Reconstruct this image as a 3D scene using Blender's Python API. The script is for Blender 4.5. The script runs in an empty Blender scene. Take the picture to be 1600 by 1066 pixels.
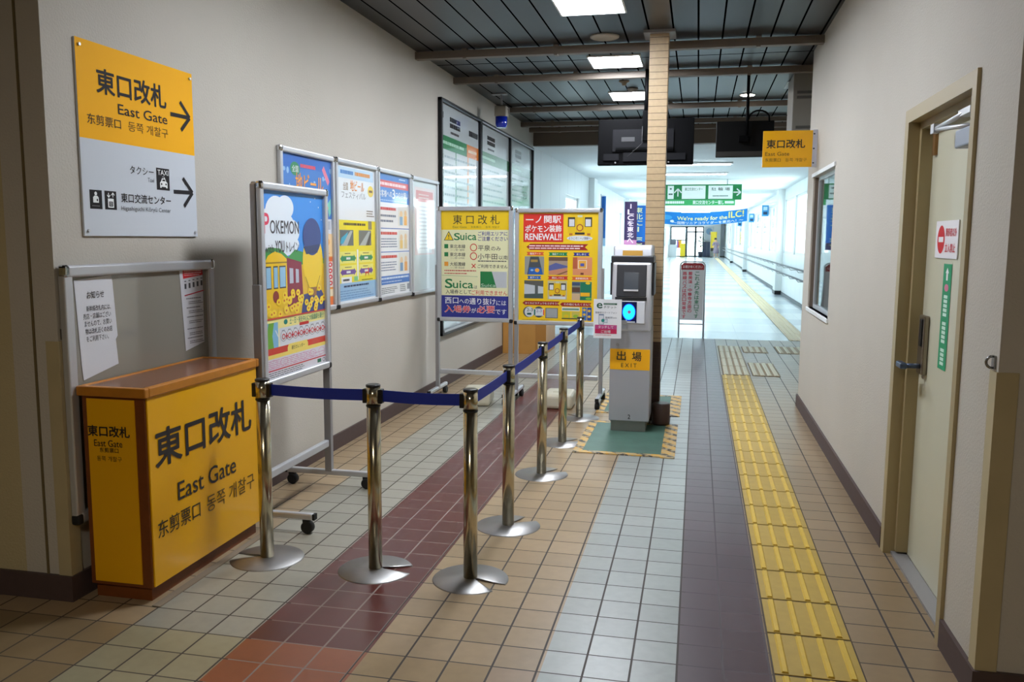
import bpy, bmesh, math, random
from mathutils import Vector, Matrix
random.seed(7)
PI = math.pi
S = bpy.context.scene
COL = S.collection

# ------------------------------------------------------------------ camera, world, exposure
F, YAW, PIT, ROL, CH = 1322.3, .214275, .120264, .005964, 1.40039
cy_, sy_ = math.cos(YAW), math.sin(YAW)
fw = Vector((-sy_*math.cos(PIT), cy_*math.cos(PIT), -math.sin(PIT)))
r0 = Vector((cy_, sy_, 0)); u0 = r0.cross(fw)
rr = r0*math.cos(ROL)+u0*math.sin(ROL); uu = -r0*math.sin(ROL)+u0*math.cos(ROL)
cd = bpy.data.cameras.new('camera'); cam = bpy.data.objects.new('camera', cd); COL.objects.link(cam)
cd.sensor_fit = 'HORIZONTAL'; cd.sensor_width = 36; cd.lens = F/1600*36; cd.clip_start = .02; cd.clip_end = 500
cam.matrix_world = Matrix(((rr.x, uu.x, -fw.x, 0), (rr.y, uu.y, -fw.y, 0), (rr.z, uu.z, -fw.z, CH), (0, 0, 0, 1)))
S.camera = cam

W = bpy.data.worlds.new('sky'); S.world = W; W.use_nodes = True
bg = W.node_tree.nodes['Background']; bg.inputs[0].default_value = (.88, .95, 1, 1); bg.inputs[1].default_value = 10
S.view_settings.view_transform = 'Standard'; S.view_settings.look = 'None'
S.view_settings.gamma = 1; S.view_settings.use_curve_mapping = False
S.view_settings.exposure = 0.0
S.cycles.max_bounces = 10; S.cycles.diffuse_bounces = 5; S.cycles.glossy_bounces = 5; S.cycles.transparent_max_bounces = 12
S.cycles.sample_clamp_indirect = 6; S.cycles.caustics_reflective = False; S.cycles.caustics_refractive = False
PANEL_E, HALL_E, BACK_E = 84, 24, 95

# ------------------------------------------------------------------ materials
def lin(c):
    c = [v/255 for v in c[:3]]
    return tuple((v/12.92 if v <= .04045 else ((v+.055)/1.055)**2.4) for v in c)+(1,)
MATS = {}
def mat(name, c, rough=.5, metal=0, emit=0, coat=0, spec=.5, bump=0, bscale=60, noise=0, nscale=8):
    if name in MATS: return MATS[name]
    m = bpy.data.materials.new(name); m.use_nodes = True; nt = m.node_tree
    b = nt.nodes['Principled BSDF']; col = lin(c)
    b.inputs['Base Color'].default_value = col; b.inputs['Roughness'].default_value = rough
    b.inputs['Metallic'].default_value = metal; b.inputs['Specular IOR Level'].default_value = spec
    if coat: b.inputs['Coat Weight'].default_value = coat; b.inputs['Coat Roughness'].default_value = .04
    if emit: b.inputs['Emission Color'].default_value = col; b.inputs['Emission Strength'].default_value = emit
    if bump or noise:
        tc = nt.nodes.new('ShaderNodeNewGeometry')
        n = nt.nodes.new('ShaderNodeTexNoise'); n.inputs['Scale'].default_value = bscale if bump else nscale
        n.inputs['Detail'].default_value = 4
        nt.links.new(tc.outputs['Position'], n.inputs['Vector'])
        if bump:
            bp = nt.nodes.new('ShaderNodeBump'); bp.inputs['Strength'].default_value = bump; bp.inputs['Distance'].default_value = .004
            nt.links.new(n.outputs['Fac'], bp.inputs['Height']); nt.links.new(bp.outputs['Normal'], b.inputs['Normal'])
        if noise:
            n2 = nt.nodes.new('ShaderNodeTexNoise'); n2.inputs['Scale'].default_value = nscale; n2.inputs['Detail'].default_value = 5
            nt.links.new(tc.outputs['Position'], n2.inputs['Vector'])
            mx = nt.nodes.new('ShaderNodeMix'); mx.data_type = 'RGBA'
            mx.inputs['A'].default_value = tuple(v*(1-noise) for v in col[:3])+(1,)
            mx.inputs['B'].default_value = tuple(min(1, v*(1+noise)) for v in col[:3])+(1,)
            nt.links.new(n2.outputs['Fac'], mx.inputs['Factor']); nt.links.new(mx.outputs['Result'], b.inputs['Base Color'])
    MATS[name] = m; return m

def glass_mat(name, tint=(235, 245, 245), refl=.12):
    m = bpy.data.materials.new(name); m.use_nodes = True; nt = m.node_tree; nt.nodes.clear()
    o = nt.nodes.new('ShaderNodeOutputMaterial'); mx = nt.nodes.new('ShaderNodeMixShader')
    t = nt.nodes.new('ShaderNodeBsdfTransparent'); t.inputs[0].default_value = lin(tint)
    g = nt.nodes.new('ShaderNodeBsdfGlossy'); g.inputs['Roughness'].default_value = .02
    f = nt.nodes.new('ShaderNodeFresnel'); ge = nt.nodes.new('ShaderNodeNewGeometry'); mr = nt.nodes.new('ShaderNodeMapRange')
    mr.inputs['To Min'].default_value = 1.5; mr.inputs['To Max'].default_value = 1/1.5
    nt.links.new(ge.outputs['Backfacing'], mr.inputs['Value']); nt.links.new(mr.outputs[0], f.inputs[0])
    nt.links.new(f.outputs[0], mx.inputs[0]); nt.links.new(t.outputs[0], mx.inputs[1]); nt.links.new(g.outputs[0], mx.inputs[2])
    nt.links.new(mx.outputs[0], o.inputs[0]); return m

def N(nt, typ, **kw):
    n = nt.nodes.new(typ)
    for k, v in kw.items(): setattr(n, k, v)
    return n
def M(nt, op, a, b=None):
    n = N(nt, 'ShaderNodeMath', operation=op)
    for i, v in enumerate((a, b)):
        if v is None: continue
        if isinstance(v, (int, float)): n.inputs[i].default_value = v
        else: nt.links.new(v, n.inputs[i])
    return n.outputs[0]
def RAMP(nt, fac, stops):
    r = N(nt, 'ShaderNodeValToRGB'); r.color_ramp.interpolation = 'CONSTANT'
    el = r.color_ramp.elements
    while len(el) > 1: el.remove(el[-1])
    el[0].position = 0; el[0].color = lin(stops[0][1])
    for p, c in stops[1:]:
        e = el.new(p); e.color = lin(c)
    nt.links.new(fac, r.inputs[0]); return r.outputs[0]
def MIXC(nt, f, a, b):
    n = N(nt, 'ShaderNodeMix', data_type='RGBA')
    for s, v in (('Factor', f), ('A', a), ('B', b)):
        if isinstance(v, (int, float, tuple)): n.inputs[s].default_value = v
        else: nt.links.new(v, n.inputs[s])
    return n.outputs['Result']
def base_mat(name):
    m = bpy.data.materials.new(name); m.use_nodes = True; nt = m.node_tree
    b = nt.nodes['Principled BSDF']; g = N(nt, 'ShaderNodeNewGeometry'); sp = N(nt, 'ShaderNodeSeparateXYZ')
    nt.links.new(g.outputs['Position'], sp.inputs[0])
    return m, nt, b, sp.outputs, g.outputs['Position']
def bump(nt, b, h, st=.4, d=.003, inv=False):
    n = N(nt, 'ShaderNodeBump', invert=inv); n.inputs['Strength'].default_value = st; n.inputs['Distance'].default_value = d
    nt.links.new(h, n.inputs['Height']); nt.links.new(n.outputs[0], b.inputs['Normal'])

FX0, FP, FY0, FR = -1.06737, .149, 2.71765, .15
def floor_mat():
    m, nt, b, P, pos = base_mat('tiled_floor')
    X, Y = P[0], P[1]
    lo, hi = -2.6, 1.4
    fx = M(nt, 'DIVIDE', M(nt, 'SUBTRACT', X, lo), hi-lo)
    t = lambda v: (v-lo)/(hi-lo)
    TAN, GW, RED, BLU, PUR, TAN2 = (156, 134, 104), (152, 149, 136), (86, 36, 31), (152, 158, 154), (84, 68, 73), (138, 117, 90)  # PUR is the dark red tile with its sheen put into the colour
    st = [(0, TAN), (t(FX0-6*FP), GW), (t(FX0-3*FP), RED), (t(FX0), TAN), (t(FX0+4*FP), BLU), (t(FX0+7*FP), PUR), (t(FX0+9*FP), TAN2)]
    c1 = RAMP(nt, fx, st)
    st2 = [(0, (130, 110, 80)), (t(FX0-6*FP), (150, 142, 114)), (t(FX0-3*FP), (140, 78, 48)), (t(FX0), (154, 130, 94)), (t(FX0+3*FP), (154, 130, 104)), (t(FX0+4*FP), BLU), (t(FX0+7*FP), PUR), (t(FX0+9*FP), TAN2)]
    c2 = RAMP(nt, fx, st2)
    near = M(nt, 'LESS_THAN', Y, FY0-FR)
    col = MIXC(nt, near, c1, c2)
    isr = M(nt, 'GREATER_THAN', X, .3)
    u1 = M(nt, 'DIVIDE', M(nt, 'SUBTRACT', X, FX0), FP); u2 = M(nt, 'DIVIDE', M(nt, 'SUBTRACT', X, .570), .148)
    u = M(nt, 'ADD', M(nt, 'MULTIPLY', u1, M(nt, 'SUBTRACT', 1, isr)), M(nt, 'MULTIPLY', u2, isr))
    v = M(nt, 'DIVIDE', M(nt, 'SUBTRACT', Y, FY0), FR)
    du = M(nt, 'ABSOLUTE', M(nt, 'SUBTRACT', M(nt, 'FRACT', M(nt, 'ADD', u, .5)), .5))
    dv = M(nt, 'ABSOLUTE', M(nt, 'SUBTRACT', M(nt, 'FRACT', M(nt, 'ADD', v, .5)), .5))
    g = M(nt, 'MAXIMUM', M(nt, 'LESS_THAN', du, .024), M(nt, 'LESS_THAN', dv, .019))
    wn = N(nt, 'ShaderNodeTexWhiteNoise', noise_dimensions='2D'); cb = N(nt, 'ShaderNodeCombineXYZ')
    nt.links.new(M(nt, 'FLOOR', u), cb.inputs[0]); nt.links.new(M(nt, 'FLOOR', v), cb.inputs[1]); nt.links.new(cb.outputs[0], wn.inputs['Vector'])
    ns = N(nt, 'ShaderNodeTexNoise'); ns.inputs['Scale'].default_value = 25; ns.inputs['Detail'].default_value = 6; nt.links.new(pos, ns.inputs['Vector'])
    k = M(nt, 'ADD', M(nt, 'MULTIPLY', wn.outputs['Value'], .16), M(nt, 'ADD', M(nt, 'MULTIPLY', ns.outputs['Fac'], .3), .77))
    hs = N(nt, 'ShaderNodeHueSaturation'); nt.links.new(col, hs.inputs['Color']); nt.links.new(k, hs.inputs['Value'])
    gcol = RAMP(nt, fx, [(0, (70, 62, 54)), (t(FX0-3*FP+.01), (140, 126, 118)), (t(FX0-.01), (66, 60, 56)), (t(FX0+7*FP+.01), (82, 74, 78)), (t(.3), (56, 52, 54))])
    fin = MIXC(nt, g, hs.outputs[0], gcol)
    nt.links.new(fin, b.inputs['Base Color'])
    nt.links.new(M(nt, 'ADD', M(nt, 'MULTIPLY', g, .4), M(nt, 'ADD', M(nt, 'MULTIPLY', ns.outputs['Fac'], .12), .26)), b.inputs['Roughness'])
    bump(nt, b, g, .5, .002, True)
    return m
def hall_floor_mat():
    m, nt, b, P, pos = base_mat('hall_floor_tiles')
    v = M(nt, 'DIVIDE', M(nt, 'SUBTRACT', P[1], 12.3), 2.4)
    f = M(nt, 'FRACT', v)
    band = M(nt, 'LESS_THAN', f, .45)
    dv = M(nt, 'LESS_THAN', M(nt, 'FRACT', M(nt, 'DIVIDE', P[1], .6)), .015)
    du = M(nt, 'LESS_THAN', M(nt, 'FRACT', M(nt, 'DIVIDE', P[0], .6)), .012)
    c = MIXC(nt, band, lin((222, 226, 228)), lin((190, 198, 206)))
    c = MIXC(nt, M(nt, 'MAXIMUM', dv, du), c, lin((180, 188, 194)))
    nt.links.new(c, b.inputs['Base Color']); b.inputs['Roughness'].default_value = .16
    return m
def ceiling_mat():
    m, nt, b, P, pos = base_mat('dark_metal_ceiling_panels')
    fx = M(nt, 'FRACT', M(nt, 'DIVIDE', M(nt, 'ADD', P[0], 10.02), .178))
    g = M(nt, 'LESS_THAN', fx, .075)
    fy = M(nt, 'FRACT', M(nt, 'DIVIDE', M(nt, 'SUBTRACT', P[1], 7.45-36.4), 3.64))
    g = M(nt, 'MAXIMUM', g, M(nt, 'LESS_THAN', fy, .006))
    nt.links.new(MIXC(nt, g, lin((40, 40, 42)), lin((2, 2, 2))), b.inputs['Base Color'])
    b.inputs['Roughness'].default_value = .36
    nt.links.new(M(nt, 'MULTIPLY', M(nt, 'SUBTRACT', 1, g), .4), b.inputs['Specular IOR Level'])
    return m
def tile_column_mat():
    m, nt, b, P, pos = base_mat('tan_column_tile')
    dz = M(nt, 'FRACT', M(nt, 'DIVIDE', P[2], .0497))
    g = M(nt, 'LESS_THAN', dz, .07)
    dark = M(nt, 'LESS_THAN', P[2], .62)
    c = MIXC(nt, dark, lin((176, 152, 118)), lin((60, 42, 34)))
    ns = N(nt, 'ShaderNodeTexNoise'); ns.inputs['Scale'].default_value = 40; nt.links.new(pos, ns.inputs['Vector'])
    hs = N(nt, 'ShaderNodeHueSaturation'); nt.links.new(c, hs.inputs['Color'])
    nt.links.new(M(nt, 'ADD', M(nt, 'MULTIPLY', ns.outputs['Fac'], .3), .85), hs.inputs['Value'])
    nt.links.new(MIXC(nt, g, hs.outputs[0], lin((70, 52, 38))), b.inputs['Base Color'])
    b.inputs['Roughness'].default_value = .4; bump(nt, b, g, .5, .002, True); return m
def panel_wall_mat():
    m, nt, b, P, pos = base_mat('white_hall_panels')
    g = M(nt, 'LESS_THAN', M(nt, 'FRACT', M(nt, 'DIVIDE', P[1], .9)), .012)
    nt.links.new(MIXC(nt, g, lin((222, 226, 228)), lin((150, 156, 160))), b.inputs['Base Color'])
    b.inputs['Roughness'].default_value = .3; return m
def hazard_mat():
    m, nt, b, P, pos = base_mat('worn_hazard_tape')
    s = M(nt, 'FRACT', M(nt, 'DIVIDE', M(nt, 'ADD', P[0], P[1]), .16))
    g = M(nt, 'LESS_THAN', s, .42)
    ns = N(nt, 'ShaderNodeTexNoise'); ns.inputs['Scale'].default_value = 30; nt.links.new(pos, ns.inputs['Vector'])
    c = MIXC(nt, g, lin((206, 158, 60)), lin((62, 52, 46)))
    c = MIXC(nt, M(nt, 'MULTIPLY', M(nt, 'GREATER_THAN', ns.outputs['Fac'], .5), .75), c, lin((176, 158, 120)))
    nt.links.new(c, b.inputs['Base Color']); return m

m_floor, m_hfloor, m_ceil, m_colm, m_hwall, m_haz = floor_mat(), hall_floor_mat(), ceiling_mat(), tile_column_mat(), panel_wall_mat(), hazard_mat()
m_wall = mat('beige_textured_wall', (192, 186, 175), .75, bump=.45, bscale=110, noise=.05, nscale=2.2)
m_wall2 = mat('ochre_textured_wall', (188, 174, 136), .8, bump=.45, bscale=110)
m_base = mat('brown_baseboard', (78, 62, 60), .6, noise=.15, nscale=30)
m_beam = mat('taupe_beam', (116, 105, 94), .55)
m_hceil = mat('white_hall_ceiling', (226, 230, 232), .7)
m_alu = mat('brushed_aluminium', (206, 208, 212), .36, .55)
m_alu_d = mat('satin_grey_aluminium', (164, 163, 164), .42, .5)
m_chrome = mat('gold_tinted_chrome', (200, 190, 162), .2, .95)  # pole chrome; yellow reflected from counter and walls is put into its colour
m_cap = mat('bright_chrome_cap', (210, 212, 216), .1, 1)
m_steel = mat('stainless_disc', (150, 148, 146), .4, .9, noise=.12, nscale=14)
m_mon = mat('matt_black_case', (4, 4, 5), .6, spec=.05)
m_black = mat('black_plastic', (22, 22, 24), .4)
m_rub = mat('black_rubber', (16, 16, 16), .7)
m_white = mat('white_paint', (228, 230, 230), .45)
m_yel = mat('yellow_laminate', (240, 176, 8), .32, coat=.15)
m_wood = mat('brown_wood_edge', (118, 62, 22), .45, noise=.25, nscale=22)
m_woodl = mat('honey_wood_trim', (190, 122, 36), .4, noise=.2, nscale=18)
m_woodt = mat('brown_laminate_top', (128, 82, 56), .22, noise=.1, nscale=12)
m_door = mat('cream_door_paint', (200, 197, 174), .38)
m_frame = mat('olive_beige_frame', (166, 150, 112), .45)
m_guard = mat('beige_corner_guard', (182, 168, 132), .5, noise=.12, nscale=6)
m_belt = mat('blue_belt_webbing', (30, 54, 176), .65)
m_glass = glass_mat('clear_glass')
m_tact = mat('yellow_tactile_tile', (174, 146, 66), .5, noise=.14, nscale=20)
m_tactl = mat('pale_tactile_tile', (206, 200, 172), .5, noise=.1, nscale=20)
m_tactb = mat('tan_tactile_base', (150, 128, 92), .55)
m_tactd = mat('worn_tactile_groove', (70, 58, 44), .7)
m_mat = mat('green_rubber_mat', (72, 104, 92), .55, noise=.25, nscale=9)

# ------------------------------------------------------------------ builders
def link(o, parent=None):
    COL.objects.link(o)
    if parent: o.parent = parent
    return o
def tag(o, label=None, cat=None, group=None, kind=None):
    for k, v in (('label', label), ('category', cat), ('group', group), ('kind', kind)):
        if v: o[k] = v
    return o
def thing(name, label, cat, loc=(0, 0, 0), rz=0, group=None):
    o = bpy.data.objects.new(name, None); COL.objects.link(o); o.location = loc; o.rotation_euler = (0, 0, rz)
    o.empty_display_size = .1
    return tag(o, label, cat, group)

class MB:
    def __init__(s): s.bm = bmesh.new(); s.mats = []; s.mi = 0
    def m(s, mt):
        if mt not in s.mats: s.mats.append(mt)
        s.mi = s.mats.index(mt); return s
    def _done(s, fs):
        for f in fs: f.material_index = s.mi
    def box(s, x0, x1, y0, y1, z0, z1, bev=0, seg=2):
        n0 = len(s.bm.faces)
        r = bmesh.ops.create_cube(s.bm, size=1)
        for v in r['verts']:
            v.co = Vector(((x0+x1)/2+v.co.x*(x1-x0), (y0+y1)/2+v.co.y*(y1-y0), (z0+z1)/2+v.co.z*(z1-z0)))
        fs = set(f for v in r['verts'] for f in v.link_faces); s._done(fs)
        if bev:
            es = list(set(e for v in r['verts'] for e in v.link_edges))
            rr_ = bmesh.ops.bevel(s.bm, geom=es, offset=bev, segments=seg, affect='EDGES', profile=.5)
            s._done(rr_['faces'])
        return s
    def prism(s, pts, a0, a1, ax='x', bev=0):
        # pts 2D; ax='x': (y,z); ax='y': (x,z); ax='z': (x,y)
        def mk(p, a): return {'x': (a, p[0], p[1]), 'y': (p[0], a, p[1]), 'z': (p[0], p[1], a)}[ax]
        A = [s.bm.verts.new(mk(p, a0)) for p in pts]; B = [s.bm.verts.new(mk(p, a1)) for p in pts]
        n = len(pts); fs = [s.bm.faces.new(A), s.bm.faces.new(list(reversed(B)))]
        for i in range(n): fs.append(s.bm.faces.new((A[i], B[i], B[(i+1) % n], A[(i+1) % n])))
        s._done(fs); bmesh.ops.recalc_face_normals(s.bm, faces=fs)
        if bev:
            es = list(set(e for f in fs for e in f.edges))
            r = bmesh.ops.bevel(s.bm, geom=es, offset=bev, segments=2, affect='EDGES', profile=.5); s._done(r['faces'])
        return s
    def tube(s, pts, r, seg=12, cap=True):
        pts = [Vector(p) for p in pts]; rings = []
        rad = r if isinstance(r, (list, tuple)) else [r]*len(pts)
        up = None
        for i, p in enumerate(pts):
            t = (pts[min(i+1, len(pts)-1)]-pts[max(i-1, 0)]).normalized()
            if up is None:
                up = t.orthogonal().normalized()
            up = (up-t*up.dot(t)).normalized(); sd = t.cross(up)
            rings.append([s.bm.verts.new(p+(up*math.cos(2*PI*k/seg)+sd*math.sin(2*PI*k/seg))*rad[i]) for k in range(seg)])
        fs = []
        for a, b in zip(rings, rings[1:]):
            for k in range(seg):
                f = s.bm.faces.new((a[k], a[(k+1) % seg], b[(k+1) % seg], b[k])); f.smooth = True; fs.append(f)
        if cap: fs += [s.bm.faces.new(list(reversed(rings[0]))), s.bm.faces.new(rings[-1])]
        s._done(fs); return s
    def lathe(s, prof, c=(0, 0, 0), seg=32, ax='z'):
        rings = []
        for r, h in prof:
            rg = []
            for k in range(seg):
                a = 2*PI*k/seg; x, y = r*math.cos(a), r*math.sin(a)
                v = {'z': (x, y, h), 'y': (x, h, y), 'x': (h, x, y)}[ax]
                rg.append(s.bm.verts.new(Vector(v)+Vector(c)))
            rings.append(rg)
        fs = []
        for a, b in zip(rings, rings[1:]):
            for k in range(seg):
                f = s.bm.faces.new((a[k], a[(k+1) % seg], b[(k+1) % seg], b[k])); f.smooth = True; fs.append(f)
        fs += [s.bm.faces.new(list(reversed(rings[0]))), s.bm.faces.new(rings[-1])]
        s._done(fs); bmesh.ops.recalc_face_normals(s.bm, faces=fs); return s
    def quad(s, *v):
        s._done([s.bm.faces.new([s.bm.verts.new(p) for p in v])]); return s
    def build(s, name, parent=None, mt=None):
        me = bpy.data.meshes.new(name); s.bm.to_mesh(me); s.bm.free()
        for m_ in (s.mats or [mt]): me.materials.append(m_)
        return link(bpy.data.objects.new(name, me), parent)
def box(name, mt, x0, x1, y0, y1, z0, z1, parent=None, bev=0):
    return MB().m(mt).box(x0, x1, y0, y1, z0, z1, bev).build(name, parent)
def struct(o, label=None): return tag(o, label, None, None, 'structure')

# ---- flat printed graphics (poster prints and sign lettering): every call adds flat inked shapes to one mesh
_TC = {}
def glyphs(t, bold):
    k = t
    if k not in _TC:
        c = bpy.data.curves.new('t', 'FONT'); c.body = t; c.resolution_u = 3; c.fill_mode = 'FRONT'; c.offset = 0
        o = bpy.data.objects.new('t', c); COL.objects.link(o)
        me = o.to_mesh(); vs = [(v.co.x, v.co.y) for v in me.vertices]; fs = [tuple(p.vertices) for p in me.polygons]
        o.to_mesh_clear(); bpy.data.objects.remove(o); bpy.data.curves.remove(c)
        xs = [v[0] for v in vs]; ys = [v[1] for v in vs]
        x0, x1, y0, y1 = min(xs), max(xs), min(ys), max(ys)
        w, h = max(x1-x0, 1e-4), max(y1-y0, 1e-4)
        _TC[k] = ([((x-x0)/w, (y-y0)/h) for x, y in vs], fs, w/h)
    return _TC[k]
def ink(c, coat=0, rough=.5):
    return mat('ink_%d_%d_%d_%d_%d' % (tuple(c)+(int(coat*10), int(rough*10))), c, rough, coat=coat, spec=.5 if rough < .6 else .15)
class Print:
    # box=(x0,y0,x1,y1) drawing frame with y downwards, mapped on a w x h sheet whose lower left corner is local (ox, oz)
    def __init__(s, w, h, box_=(0, 0, 100, 100), o=(0, 0), y=0, coat=0, rough=.5):
        s.v, s.f, s.mi, s.mats = [], [], [], []
        s.w, s.h, s.b, s.o, s.y, s.coat, s.rough = w, h, box_, o, y, coat, rough; s.cn = {}; s.st = []; s.xf = None
    def _l(s, l):
        k = int(l); s.cn[k] = s.cn.get(k, 0)+1; return l+(s.cn[k] % 40)*.016
    def _p(s, x, y, l):
        b = s.b
        return (s.o[0]+(x-b[0])/(b[2]-b[0])*s.w, s.y-.0004*l, s.o[1]+(b[3]-y)/(b[3]-b[1])*s.h)
    def _m(s, c):
        m_ = c if not isinstance(c, tuple) else ink(c, s.coat, s.rough)
        if m_ not in s.mats: s.mats.append(m_)
        return s.mats.index(m_)
    def poly(s, pts, c, l=1):
        l = s._l(l); n = len(s.v); s.v += [s._p(x, y, l) for x, y in pts]; s.f.append(tuple(range(n, n+len(pts)))); s.mi.append(s._m(c)); return s
    def rect(s, x0, y0, x1, y1, c, l=1): return s.poly([(x0, y1), (x1, y1), (x1, y0), (x0, y0)], c, l)
    def ell(s, cx, cy, rx, ry, c, l=2, n=28, a0=0, a1=2*PI):
        return s.poly([(cx+rx*math.cos(a0+(a1-a0)*k/n), cy-ry*math.sin(a0+(a1-a0)*k/n)) for k in range(n+(0 if a1-a0 > 6 else 1))], c, l)
    def ring(s, cx, cy, rx, ry, c, w=.25, l=3, n=24):
        for k in range(n):
            a, b = 2*PI*k/n, 2*PI*(k+1)/n
            s.poly([(cx+rx*math.cos(a), cy-ry*math.sin(a)), (cx+rx*math.cos(b), cy-ry*math.sin(b)),
                    (cx+rx*(1-w)*math.cos(b), cy-ry*(1-w)*math.sin(b)), (cx+rx*(1-w)*math.cos(a), cy-ry*(1-w)*math.sin(a))], c, l)
        return s
    def line(s, x0, y0, x1, y1, w, c, l=3):
        d = math.hypot(x1-x0, y1-y0); nx, ny = -(y1-y0)/d*w/2, (x1-x0)/d*w/2
        return s.poly([(x0+nx, y0+ny), (x1+nx, y1+ny), (x1-nx, y1-ny), (x0-nx, y0-ny)], c, l)
    def text(s, t, x0, y0, x1, y1, c, bold=0, l=4):
        s.st.append((len(s.v), len(s.f))); vs, fs, asp = glyphs(t, bold); k = s._m(c); l = s._l(l)
        e = bold*.7*abs(y1-y0); ex = e*(s.b[2]-s.b[0])/s.w*s.h/abs(s.b[3]-s.b[1])
        for j, (ox, oy) in enumerate(((-1, 0), (1, 0), (0, -1), (0, 1), (-.7, -.7), (.7, .7), (.7, -.7), (-.7, .7)) if bold else ((0, 0),)):
            n = len(s.v)
            s.v += [s._p(x0+ex+a*(x1-x0-2*ex)+ox*ex, y1-e+b*(y0-y1+2*e)+oy*e, l+.04*j) for a, b in vs]
            for f in fs: s.f.append(tuple(i+n for i in f)); s.mi.append(k)
        return s
    def vtext(s, t, x0, x1, y0, y1, c, bold=.01, l=4):
        st = (y1-y0)/len(t)
        for i, ch in enumerate(t):
            yy = y0+i*st
            if ch in 'ー': s.rect((x0+x1)/2-(x1-x0)*.06, yy+st*.1, (x0+x1)/2+(x1-x0)*.06, yy+st*.9, c, l); continue
            if ch in '・': s.ell((x0+x1)/2, yy+st*.5, (x1-x0)*.1, st*.1, c, l, 10); continue
            if ch == 'I': s.rect((x0+x1)/2-(x1-x0)*.09, yy+st*.1, (x0+x1)/2+(x1-x0)*.09, yy+st*.88, c, l); continue
            s.text(ch, x0, yy+st*.06, x1, yy+st*.92, c, bold, l)
        return s
    def rows(s, x0, y0, x1, y1, n, c, l=3, fill=.4, jag=.25):
        # unreadably small print: short dashes in n rows
        st = (y1-y0)/n
        for i in range(n):
            x = x0; e = x1-(x1-x0)*random.random()*jag
            while x < e:
                w = (x1-x0)*random.uniform(.03, .12)
                s.rect(x, y0+i*st+st*(1-fill)/2, min(x+w, e), y0+i*st+st*(1+fill)/2, c, l); x += w+(x1-x0)*.012
        return s
    def arrow(s, x0, y0, x1, y1, c, w, l=4, head=.5):
        # shaft and two barbs, as on station signs
        s.line(x0, y0, x1, y1, w, c, l)
        dx, dy = x1-x0, y1-y0
        d = math.hypot(dx, dy); ux, uy = dx/d, dy/d; hl = d*head
        for sg in (1, -1):
            s.line(x1+ux*w*.35, y1+uy*w*.35, x1-ux*hl-sg*uy*hl, y1-uy*hl+sg*ux*hl, w, c, l+1)
        return s
    def build(s, name, parent):
        me = bpy.data.meshes.new(name); me.from_pydata(s.v, [], s.f); 
        for m_ in s.mats: me.materials.append(m_)
        me.polygons.foreach_set('material_index', s.mi); me.update()
        return link(bpy.data.objects.new(name, me), parent)
def _sp(p, name, parent):
    # one part per line of lettering: split at the text starts recorded while drawing
    for k, (vi, fi) in enumerate(p.st):
        ve, fe = p.st[k+1] if k+1 < len(p.st) else (len(p.v), len(p.f))
        me = bpy.data.meshes.new(name); me.from_pydata(p.v[vi:ve], [], [tuple(i-vi for i in f) for f in p.f[fi:fe]])
        me.materials.append(p.mats[p.mi[fi]]); o = link(bpy.data.objects.new(name, me), parent)
        if p.xf: o.location, o.rotation_euler = p.xf
K = (34, 30, 32); WH = (238, 240, 240)

# ------------------------------------------------------------------ the setting
XL, XR, HX, HY0, HY1 = -2.32, .872, 2.15, 12.33, 72.0
ZC, ZH = 2.93, 2.70
struct(MB().m(m_floor).box(-6, 4, -5, HY0, -.1, 0).build('floor'), 'tiled station floor with coloured stripes running along the passage')
struct(MB().m(m_hfloor).box(-2.6, 2.6, HY0, HY1+6, -.1, -.001).build('floor'), 'glossy pale tiled floor of the bright far corridor')
struct(MB().m(m_ceil).box(-6, 4, -5, 12.0, ZC, ZC+.1).build('ceiling'), 'dark grey metal strip ceiling')
struct(MB().m(m_hceil).box(-2.6, 2.6, 12.1, HY1+.3, ZH, ZH+.1).build('ceiling'), 'white ceiling of the far corridor')
struct(box('wall_left', m_wall, XL-.2, XL, 2.7, 12.0, 0, ZC+.02))
struct(box('wall_left_front', m_wall2, -6, XL-.2, 2.7, 2.9, 0, ZC+.02))
b = MB().m(mat('pale_ochre_wall', (206, 190, 140), .7))
b.box(-6.1, -6, -5, 2.9, 0, ZC); b.box(-6, 4, -5.1, -5, 0, ZC); b.box(4, 4.1, -5, 2.9, 0, ZC)
struct(b.build('wall_back'))
DY0, DY1, DZ = 3.10, 3.965, 1.905
WY0, WY1, WZ0, WZ1 = 6.03, 7.10, .875, 1.89
b = MB().m(m_wall); T = .20
b.box(XR, XR+T, 2.7, DY0, 0, ZC); b.box(XR, XR+T, DY0, DY1, DZ, ZC); b.box(XR, XR+T, DY1, WY0, 0, ZC)
b.box(XR, XR+T, WY0, WY1, 0, WZ0); b.box(XR, XR+T, WY0, WY1, WZ1, ZC); b.box(XR, XR+T, WY1, 7.47, 0, ZC)
struct(b.build('wall_right'))
struct(box('wall_right_front', m_wall2, XR+T, 4, 2.7, 2.9, 0, ZC+.02))
struct(box('wall_right_return', m_wall, XR+T, HX+.2, 7.27, 7.47, 0, ZC+.02))
struct(box('wall_right_room', m_wall, 2.9, 3.0, 2.9, 7.27, 0, ZC))
# left wall end block and lintel over the corridor mouth
struct(box('trim_1', m_beam, XL-.2, HX+.2, 12.0, 12.16, ZH+.005, ZC+.05), 'taupe lintel over the mouth of the bright corridor')
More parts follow.
